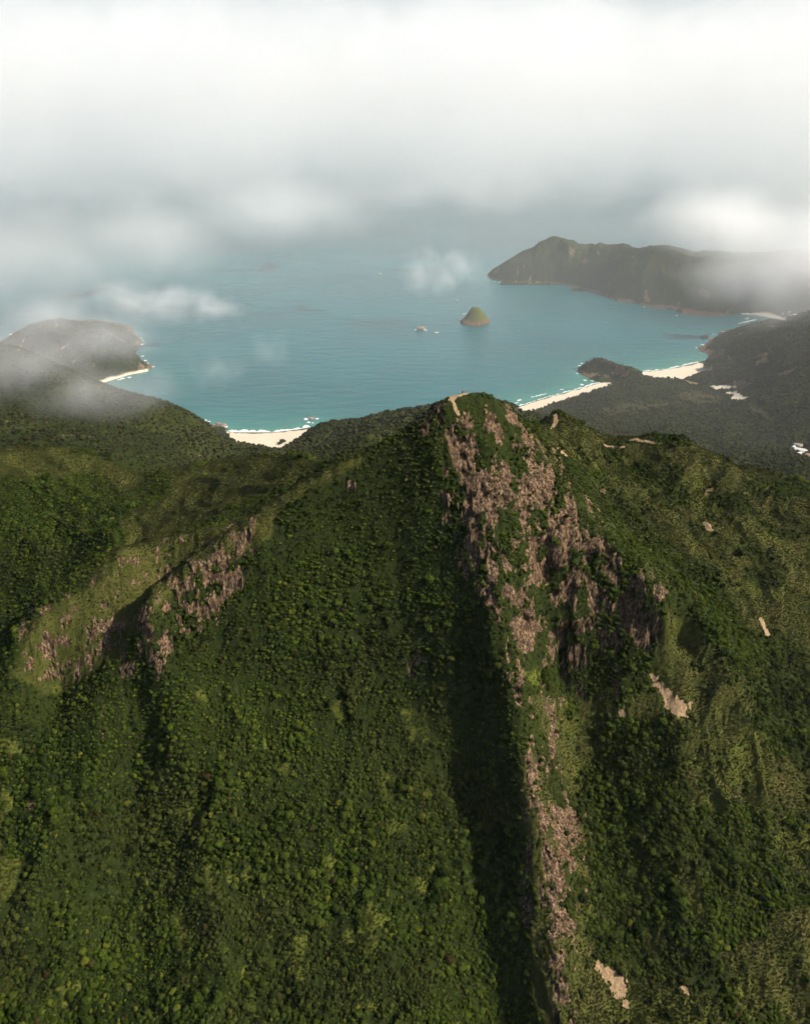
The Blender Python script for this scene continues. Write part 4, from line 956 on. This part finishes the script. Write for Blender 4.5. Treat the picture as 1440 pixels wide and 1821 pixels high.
# ------------------------------------------------------------------ cloud and haze
def cloud_material(name, col=(1, 1, 1), aniso=0.0, dens=1.0):
    m = bpy.data.materials.new(name); m.use_nodes = True; t = m.node_tree
    t.nodes.remove(t.nodes['Principled BSDF'])
    pv = t.nodes.new('ShaderNodeVolumePrincipled'); pv.inputs['Color'].default_value = (*col, 1)
    pv.inputs['Density'].default_value = dens; pv.inputs['Anisotropy'].default_value = aniso
    t.links.new(pv.outputs[0], t.nodes['Material Output'].inputs['Volume'])
    return m
def cloud(name, blobs, dens, label, vox, nscale, namp=0.9, seed=0, cat=None, kind='stuff', group=None, thr=0.0, soft=0.95, det=4.0, zstretch=1.0):
    """blobs: (x, y, z, rx, ry, rz) - vapour thick at their hearts and torn into wisps at the rim"""
    b = np.array(blobs, float)
    lo = (b[:, :3] - b[:, 3:] * 1.05).min(0); hi = (b[:, :3] + b[:, 3:] * 1.05).max(0)
    me = bpy.data.meshes.new(name); o = bpy.data.objects.new(name, me); C.objects.link(o)
    g = bpy.data.node_groups.new(name, 'GeometryNodeTree')
    g.interface.new_socket('Geometry', in_out='INPUT', socket_type='NodeSocketGeometry'); g.interface.new_socket('Geometry', in_out='OUTPUT', socket_type='NodeSocketGeometry')
    go = g.nodes.new('NodeGroupOutput')
    vc = g.nodes.new('GeometryNodeVolumeCube'); vc.inputs['Min'].default_value = lo; vc.inputs['Max'].default_value = hi
    for ax, nm in enumerate('XYZ'): vc.inputs['Resolution ' + nm].default_value = int(max(8, (hi[ax] - lo[ax]) / vox))
    pos = g.nodes.new('GeometryNodeInputPosition').outputs[0]
    def M(op, a, b_=None, c_=None, clamp=False):
        n_ = g.nodes.new('ShaderNodeMath'); n_.operation = op; n_.use_clamp = clamp
        for i, v in enumerate((a, b_, c_)):
            if v is None: continue
            if hasattr(v, 'links'): g.links.new(v, n_.inputs[i])
            else: n_.inputs[i].default_value = v
        return n_.outputs[0]
    def VM(op, a, b_=None):
        n_ = g.nodes.new('ShaderNodeVectorMath'); n_.operation = op
        for i, v in enumerate((a, b_)):
            if v is None: continue
            if hasattr(v, 'links'): g.links.new(v, n_.inputs[i])
            else: n_.inputs[i].default_value = v
        return n_
    body = None
    for x, y, z, rx, ry, rz in blobs:
        d = VM('LENGTH', VM('DIVIDE', VM('SUBTRACT', pos, (x, y, z)).outputs[0], (rx, ry, rz)).outputs[0]).outputs['Value']
        s = M('SUBTRACT', 1.0, d)
        body = s if body is None else M('SMOOTH_MAX', body, s, 0.15)
    nz = g.nodes.new('ShaderNodeTexNoise'); nz.inputs['Scale'].default_value = 1.0; nz.inputs['Detail'].default_value = det; nz.inputs['Roughness'].default_value = 0.6; nz.inputs['Distortion'].default_value = 0.5
    pv = VM('MULTIPLY', VM('ADD', pos, (seed * 371.0, seed * 173.0, 0)).outputs[0], (1 / nscale, 1 / nscale, zstretch / nscale)).outputs[0]
    g.links.new(pv, nz.inputs['Vector'])
    q = M('ADD', body, M('MULTIPLY', M('SUBTRACT', nz.outputs[0], 0.5), namp * 2))
    q = M('DIVIDE', M('SUBTRACT', q, thr), soft, clamp=True)
    edge = M('MULTIPLY', body, 6.0, clamp=True)
    q = M('MULTIPLY', M('MULTIPLY', q, q), edge)
    g.links.new(q, vc.inputs['Density'])
    sm = g.nodes.new('GeometryNodeSetMaterial'); sm.inputs['Material'].default_value = cloud_material('cloud_vapour', (1.0, 1.0, 1.0), 0.0, dens)
    g.links.new(vc.outputs[0], sm.inputs[0]); g.links.new(sm.outputs[0], go.inputs[0])
    md = o.modifiers.new('vapour', 'NODES'); md.node_group = g
    tag(o, label, cat, group, kind)
    return o


# ------------------------------------------------------------------ people, boats, houses
def ground_z(x, y):
    return float(sample(GZd, np.array([float(x)]), np.array([float(y)]))[0][0])
def hit(u, v, y0, y1):
    dx, dy, dz = ray(u, v); t = np.linspace(y0 / dy, y1 / dy, 900)
    g_, _ = sample(GZd, dx * t, dy * t); k = np.argmax(CAMZ + dz * t <= np.maximum(g_, 0))
    return dx * t[k], dy * t[k], max(float(g_[k]), 0.0)
def plain(name, col, rough=0.7):
    m = NT(name); m.l(m.mix(m.noise(3.0, 3), tuple(c * 0.85 for c in col), col), m.b.inputs['Base Color']); m.b.inputs['Roughness'].default_value = rough; return m.m
M_SKIN = plain('skin', (0.45, 0.27, 0.19)); M_HAIR = plain('hair', (0.015, 0.012, 0.010))
M_BLACK = plain('dark_cloth', (0.02, 0.02, 0.025)); M_WHITE = plain('white_cloth', (0.75, 0.75, 0.74)); M_NAVY = plain('navy_cloth', (0.03, 0.04, 0.09)); M_GREYC = plain('grey_cloth', (0.22, 0.22, 0.22))
def skin_chain(name, verts, edges, radii, mat, parent=None, sub=1):
    me = bpy.data.meshes.new(name); me.from_pydata(verts, edges, []); o = bpy.data.objects.new(name, me); C.objects.link(o)
    if not me.skin_vertices: bpy.context.view_layer.objects.active = o
    md = o.modifiers.new('skin', 'SKIN')
    if not me.skin_vertices: me.attributes  # layer is made with the modifier
    for i, r_ in enumerate(radii):
        me.skin_vertices[0].data[i].radius = (r_, r_) if not hasattr(r_, '__len__') else r_
    me.skin_vertices[0].data[0].use_root = True
    sb_ = o.modifiers.new('sub', 'SUBSURF'); sb_.levels = sub; sb_.render_levels = sub
    me.materials.append(mat)
    if parent: o.parent = parent
    return o
def crest(u, y0, y1):
    best = None
    for Y in np.linspace(y0, y1, 80):
        x = (u - 720) / F * (Y * cp + 190 * sp); g = ground_z(x, Y); uu, vv = proj(np.float64(x), np.float64(Y), np.float64(g))
        if best is None or vv < best[0]: best = (float(vv), x, Y)
    return best[1], best[2]
def person(x, y, rz, top, legs, label, pose=0):
    e = bpy.data.objects.new('person', None); C.objects.link(e); e.location = (x, y, ground_z(x, y) + 0.05); e.scale = (1.4, 1.4, 1.4); e.rotation_euler = (0, 0, rz)
    tag(e, label, 'person', 'people standing on the summit')
    a = 0.12 + 0.05 * pose
    ar = [(0.20, 0, 1.40), (0.27 + .05 * pose, -0.02, 1.12), (0.24 + .1 * pose, -0.16 - .1 * pose, 0.92 + .15 * pose)]
    al = [(-0.20, 0, 1.40), (-0.27, 0.02, 1.12), (-0.25, -0.08, 0.86)]
    v = [(0, 0, 0.95), (0, 0, 1.15), (0, 0, 1.38), (0, 0, 1.48), (0, -0.02, 1.58), (0, -0.03, 1.72)] + ar + al + \
        [(0.10, 0, 0.88), (0.12, -0.03, 0.48), (a, 0.0, 0.08), (a, -0.16, 0.03), (-0.10, 0, 0.88), (-0.12, -0.02, 0.48), (-a, 0.03, 0.08), (-a, -0.13, 0.03)]
    ed = [(0, 1), (1, 2), (2, 3), (3, 4), (4, 5), (2, 6), (6, 7), (7, 8), (2, 9), (9, 10), (10, 11), (0, 12), (12, 13), (13, 14), (14, 15), (0, 16), (16, 17), (17, 18), (18, 19)]
    r_ = [.13, .12, .13, .055, .085, .07, .06, .045, .03, .06, .045, .03, .085, .06, .04, .035, .085, .06, .04, .035]
    skin_chain('body', v, ed, r_, M_SKIN, e, 2)
    for sx_, q in ((1, ar[-1]), (-1, al[-1])):
        for k in range(5):
            fx = (k - 2) * 0.018 if k < 4 else 0.0
            b0 = (q[0] + fx, q[1] - 0.02, q[2] - 0.03); 
            if k == 4: b0 = (q[0] - sx_ * 0.03, q[1] - 0.01, q[2])
            ln = (0.075, 0.085, 0.08, 0.06, 0.05)[k]
            skin_chain('finger', [b0, (b0[0], b0[1] - .012, b0[2] - ln * .6), (b0[0], b0[1] - .03, b0[2] - ln)], [(0, 1), (1, 2)], [.009, .008, .006], M_SKIN, e, 0)
    skin_chain('shirt', [(0, 0, 0.92), (0, 0, 1.15), (0, 0, 1.38), (0, 0, 1.45), ar[0], tuple(np.array(ar[0]) * .4 + np.array(ar[1]) * .6), al[0], tuple(np.array(al[0]) * .4 + np.array(al[1]) * .6)],
               [(0, 1), (1, 2), (2, 3), (2, 4), (4, 5), (2, 6), (6, 7)], [.155, .145, .155, .085, .085, .07, .085, .07], top, e, 2)
    skin_chain('trousers', [(0, 0, 0.95), v[12], v[13], (a, 0, .14), v[16], v[17], (-a, 0.03, .14)], [(0, 1), (1, 2), (2, 3), (0, 4), (4, 5), (5, 6)], [.15, .11, .085, .06, .11, .085, .06], legs, e, 2)
    for q in (12, 16):
        an, tip = v[q + 2], v[q + 3]
        skin_chain('shoe', [(an[0], an[1] + .03, .04), (an[0], an[1] - .06, .045), (tip[0], tip[1] - .03, .035)], [(0, 1), (1, 2)], [.055, .055, .04], M_BLACK, e, 1)
    skin_chain('hair', [(0, 0.02, 1.60), (0, 0.015, 1.70), (0, -0.01, 1.745)], [(0, 1), (1, 2)], [.085, .095, .075], M_HAIR, e, 2)
    # face
    co, f = lump_mesh(1, 3, (.016, .022, .022), 0, 1, False); n_ = mesh_np('nose', co + np.array((0, -0.118, 1.62)), f, M_SKIN, True, None, e)
    for q in (-1, 1):
        co, f = lump_mesh(1, 3, (.012, .008, .009), 0, 1, False); mesh_np('eye', co + np.array((q * .032, -0.108, 1.65)), f, M_HAIR, True, None, e)
        co, f = lump_mesh(1, 3, (.012, .02, .03), 0, 1, False); mesh_np('ear', co + np.array((q * .088, -0.02, 1.64)), f, M_SKIN, True, None, e)
    return e
for (u, v, Y), rz, tp, lg, lb, ps in [
    ((821, 694, 557), 0.4, M_BLACK, M_BLACK, 'person in black, tallest of the group on the summit', 1),
    ((816.5, 695, 556), -0.6, M_WHITE, M_GREYC, 'person in a white top, leftmost of the group on the summit', 0),
    ((823.5, 694, 556), 2.6, M_GREYC, M_BLACK, 'person in a pale grey top close beside the one in black', 0),
    ((827, 694, 556.5), 1.4, M_NAVY, M_BLACK, 'person in navy, rightmost of the group on the summit', 1)]:
    p = crest(u, 535, 580); person(p[0], p[1] - 0.1, rz, tp, lg, lb, ps)

M_HULL = plain('hull_paint', (0.80, 0.80, 0.79), 0.35); M_WIND = plain('dark_glass', (0.02, 0.03, 0.04), 0.1); M_DECK = plain('deck', (0.55, 0.50, 0.42))
def boat(u, v, L, rz, label, cabin=True):
    p = P(u, v, Z=0); e = bpy.data.objects.new('boat', None); C.objects.link(e); e.location = (p[0], p[1], 0); e.rotation_euler = (0, 0, rz); tag(e, label, 'boat', 'boats on the bay')
    n = 9; vs, fs = [], []
    for i in range(n):
        t = i / (n - 1); x_ = (t - .5) * L; w_ = L * .15 * (1 - max(0, (t - .45) / .55) ** 2.2) + .02; h_ = L * .09 * (1 + .5 * t)
        vs += [(x_, -w_, h_), (x_, -w_ * .75, -.1), (x_, w_ * .75, -.1), (x_, w_, h_)]
    for i in range(n - 1):
        for k in range(3): fs.append((4 * i + k, 4 * i + k + 1, 4 * i + k + 5, 4 * i + k + 4))
    fs.append((0, 3, 2, 1))
    m_ = mesh_np('hull', vs, fs, M_HULL, False, None, e)
    dv = [(v_[0], v_[1] * .97, v_[2] - L * .012) for i, v_ in enumerate(vs) if i % 4 in (0, 3)]
    mesh_np('deck', dv, [(2 * i, 2 * i + 1, 2 * i + 3, 2 * i + 2) for i in range(n - 1)], M_DECK, False, None, e)
    if cabin:
        def box_(nm, x0, x1, w_, z0, z1, tp, mat):
            q = [(x0, -w_, z0), (x1, -w_, z0), (x1, w_, z0), (x0, w_, z0), (x0 + tp * .3, -w_ * .9, z1), (x1 - tp, -w_ * .9, z1), (x1 - tp, w_ * .9, z1), (x0 + tp * .3, w_ * .9, z1)]
            mesh_np(nm, q, [(0, 3, 2, 1), (4, 5, 6, 7), (0, 1, 5, 4), (1, 2, 6, 5), (2, 3, 7, 6), (3, 0, 4, 7)], mat, False, None, e)
        box_('cabin', -L * .2, L * .18, L * .1, L * .08, L * .17, L * .05, M_HULL); box_('windscreen', -L * .18, L * .155, L * .092, L * .172, L * .205, L * .05, M_WIND); box_('cabin_roof', -L * .2, L * .12, L * .1, L * .207, L * .22, 0.1, M_HULL)
boat(1328, 567, 22, 0.5, 'white cruiser moored in the far cove near the thin beach')
boat(1343, 568.5, 12, 0.35, 'small white speedboat at the head of the long wake', False)
boat(675, 487, 20, 2.2, 'lone white boat far out on the open bay')
boat(813, 535, 18, 1.9, 'white boat just beyond the green islet')

M_ROOFW = plain('white_roof', (0.66, 0.66, 0.64)); M_ROOFB = plain('brown_roof', (0.33, 0.24, 0.18)); M_WALL = plain('plaster', (0.55, 0.49, 0.42)); M_DOOR = plain('door_paint', (0.10, 0.07, 0.05)); M_ROOFG = plain('blue_roof', (0.25, 0.38, 0.42)); M_TIN = plain('rust_roof', (0.42, 0.20, 0.12))
def house(u, v, wx, wy, h, rz, roofm, label, y0=1100, y1=2200, group='houses of the village in the wooded valley'):
    x_, y_, z_ = hit(u, v, y0, y1)
    e = bpy.data.objects.new('house', None); C.objects.link(e); e.location = (x_, y_, z_ + 0.6); e.rotation_euler = (0, 0, rz); tag(e, label, 'house', group)
    def bx(nm, x0, x1, y0_, y1_, z0, z1, mat, par=e):
        q = [(x0, y0_, z0), (x1, y0_, z0), (x1, y1_, z0), (x0, y1_, z0), (x0, y0_, z1), (x1, y0_, z1), (x1, y1_, z1), (x0, y1_, z1)]
        return mesh_np(nm, q, [(0, 3, 2, 1), (4, 5, 6, 7), (0, 1, 5, 4), (1, 2, 6, 5), (2, 3, 7, 6), (3, 0, 4, 7)], mat, False, None, par)
    a, b = wx / 2, wy / 2
    bx('wall', -a, a, -b, b, -3, h, M_WALL)
    o_ = 0.5; rh = wy * 0.22
    rv = [(-a - o_, -b - o_, h), (a + o_, -b - o_, h), (a + o_, b + o_, h), (-a - o_, b + o_, h), (-a - o_, 0, h + rh), (a + o_, 0, h + rh)]
    me_ = bpy.data.meshes.new('roof'); me_.from_pydata(rv, [], [(0, 1, 5, 4), (2, 3, 4, 5), (0, 4, 3), (1, 2, 5), (0, 3, 2, 1)]); me_.materials.append(roofm); ro = bpy.data.objects.new('roof', me_); C.objects.link(ro); ro.parent = e; ro.location.z = 0.02
    bx('door', -.6, .6, -b - .06, -b + .02, 0, 2.1, M_DOOR)
    for q in (-.3, .3): bx('window', wx * q - .7, wx * q + .7, -b - .05, -b + .02, 1.1, 2.2, M_WIND)
house(1421, 803, 17, 11, 4.5, -0.55, M_ROOFW, 'biggest house of the valley village, with a bright white roof')
house(1420, 796, 11, 9, 5.5, -0.4, M_ROOFB, 'brown-roofed house just behind the big white-roofed one')
house(1414, 793.5, 8, 7, 4, 0.3, M_ROOFG, 'small blue-grey roofed house at the back of the village')
house(1410, 797, 6, 5, 3.2, 0.5, M_ROOFW, 'tiny white hut at the left edge of the village')
house(1420, 808.5, 10, 4, 3, 0.35, M_ROOFW, 'narrow white shed in front of the big white-roofed house')
house(1431, 804, 5, 5, 3, 0.0, M_ROOFW, 'small white hut right of the big white-roofed house')
house(1438, 812, 12, 7, 3.6, -0.4, M_TIN, 'rusty red roofed shed at the right edge of the photo')
gf = 'houses behind the far beach'
for u, v, wx, rz, lb in [(1403, 557, 9, .2, 'leftmost pale house behind the far thin beach'), (1411, 564, 14, .4, 'long white house at the right end of the far beach'), (1405, 563, 8, -.2, 'small white house between the far beach and the long white house'), (1391, 560, 7, .1, 'tiny house at the back of the far sand')]:
    house(u, v, wx, wx * .6, 5, rz, M_ROOFW, lb, 2500, 3800, gf)

# trees standing alone on the sand of the small beach
for u, v, s, lb in [(503, 787, 6.5, 'spreading tree on the sand at the right end of the small beach'), (498, 790, 4.5, 'smaller tree on the sand just left of the spreading one')]:
    x_, y_, z_ = hit(u, v, 1300, 1900)
    e = bpy.data.objects.new('tree', None); C.objects.link(e); e.location = (x_, y_, z_); e.scale = (s, s, s); tag(e, lb, 'tree', 'lone trees on the small beach')
    c_ = bpy.data.objects.new('crown', crown_meshes[1]); C.objects.link(c_); c_.parent = e
    t_ = bpy.data.objects.new('trunk', trunk_meshes[0]); C.objects.link(t_); t_.parent = e

if CLOUDS:
    def at(u, v, Y): return P(u, v, Y=Y)
    bank = []
    # a broad bank of cloud lying over the bay, bright because it is shallow; its base is torn
    for x, y, z, rx, ry, rz in [(-2500, 5000, 780, 1700, 1650, 830), (-800, 5200, 800, 1600, 1650, 800), (800, 5200, 800, 1600, 1650, 800), (2500, 5000, 780, 1700, 1650, 840),
                                (-2200, 7400, 700, 2700, 2700, 980), (600, 7500, 700, 2700, 2700, 980), (3400, 7400, 700, 2700, 2700, 980)]:
        bank.append((x, y, z, rx, ry, rz))
    cloud('cloud_bank', bank, 0.00050, 'white cloud bank filling the upper third, hanging low over the bay', 30, 430, 0.55, 1, thr=0.0, soft=0.32, det=5.5)
    p = at(290, 548, 2250)
    cloud('cloud', [(p[0] + 10, p[1], p[2] + 15, 200, 150, 70), (p[0] - 100, p[1], p[2] + 25, 140, 120, 62), (p[0] + 130, p[1], p[2] - 2, 130, 110, 40)], 0.009, 'small torn white cloud over the bay, between the misty peninsula and open water', 6, 95, 1.0, 2, None, 'stuff', soft=1.1, zstretch=1.5)
    p = at(785, 482, 2700)
    cloud('cloud', [(p[0] - 70, p[1], p[2], 90, 90, 95), (p[0] + 10, p[1], p[2] - 30, 90, 90, 70), (p[0] + 75, p[1], p[2] + 10, 90, 90, 80)], 0.008, 'faint cloud puff above the bay, just up and left of the green islet', 6, 80, 1.1, 3, None, 'stuff', soft=1.2)
    p1 = at(50, 645, 1350); p2 = at(170, 700, 1300)
    cloud('mist', [(p1[0], p1[1], p1[2] + 5, 190, 150, 90), (p2[0], p2[1], p2[2] + 5, 170, 130, 60)], 0.0065, 'thin mist drifting over the left hill', 7, 100, 0.9, 4, soft=1.1)
    p = at(190, 600, 2050)
    cloud('mist', [(p[0], p[1], p[2], 230, 170, 100), (p[0] - 150, p[1], p[2] + 40, 210, 160, 90)], 0.0055, 'pale mist lying across the left peninsula', 8, 130, 0.9, 5, soft=1.1)
    p = at(60, 490, 2500); p2 = at(250, 450, 2700); p3 = at(500, 420, 2900)
    cloud('mist', [(p[0] - 60, p[1], p[2] + 60, 560, 400, 230), (p2[0], p2[1], p2[2] + 60, 430, 400, 170), (p3[0], p3[1], p3[2] + 80, 450, 400, 140)], 0.0027, 'thin veil of cloud trailing down on the left of the bay', 13, 260, 0.6, 6, soft=1.0)
    p = at(1400, 500, 2900); p2 = at(1230, 430, 3300)
    cloud('mist', [(p[0] + 200, p[1], p[2] + 60, 680, 450, 300), (p2[0] + 120, p2[1], p2[2] + 70, 450, 400, 180), (p[0] - 40, p[1], p[2] + 10, 400, 350, 150)], 0.0085, 'thin cloud spilling over the far headland on the right', 13, 280, 0.5, 7, soft=1.0)
    cloud('mist', [(-1300, 2750, 110, 2000, 2150, 400), (600, 2750, 90, 2100, 2150, 380), (2300, 2900, 130, 2000, 2150, 460), (300, 4400, 110, 2600, 1500, 330)], 0.00010, 'very thin sea mist lying in the valleys and over the bay', 45, 700, 0.04, 9, soft=0.3, det=1.0)
    p = at(560, 395, 3300)
    cloud('mist', [(p[0], p[1], p[2] + 60, 520, 400, 150), (p[0] + 420, p[1] + 200, p[2] + 90, 430, 400, 130)], 0.0009, 'ragged hem of cloud over the open bay', 13, 200, 0.9, 11, soft=1.1)
    p = at(1440, 610, 2300)
    cloud('mist', [(p[0] + 80, p[1], p[2] + 60, 320, 300, 150)], 0.0022, 'faint mist against the hillside at the right edge', 12, 170, 0.8, 10, soft=1.0)
    p = at(475, 625, 2000)
    cloud('mist', [(p[0], p[1], p[2], 80, 70, 55), (p[0] - 130, p[1], p[2] - 45, 110, 80, 75)], 0.004, 'faint wisps low over the middle of the bay', 6, 60, 1.1, 8, soft=1.3)

m = bpy.data.materials.new('haze_air'); m.use_nodes = True; t = m.node_tree; t.nodes.remove(t.nodes['Principled BSDF'])
pv = t.nodes.new('ShaderNodeVolumePrincipled'); pv.inputs['Color'].default_value = (0.86, 0.93, 0.93, 1); pv.inputs['Density'].default_value = 0.000014; pv.inputs['Anisotropy'].default_value = 0.2
t.links.new(pv.outputs[0], t.nodes['Material Output'].inputs['Volume'])
if os.environ.get('NOHAZE') is None:
    v = [(x, y, z) for x in (-9500, 9500) for y in (-2000, 42000) for z in (-20, 690)]
    f = [(0, 1, 3, 2), (4, 6, 7, 5), (0, 4, 5, 1), (2, 3, 7, 6), (0, 2, 6, 4), (1, 5, 7, 3)]
    tag(mesh_np('haze', v, f, m, False), 'pale sea haze in the air', kind='stuff')
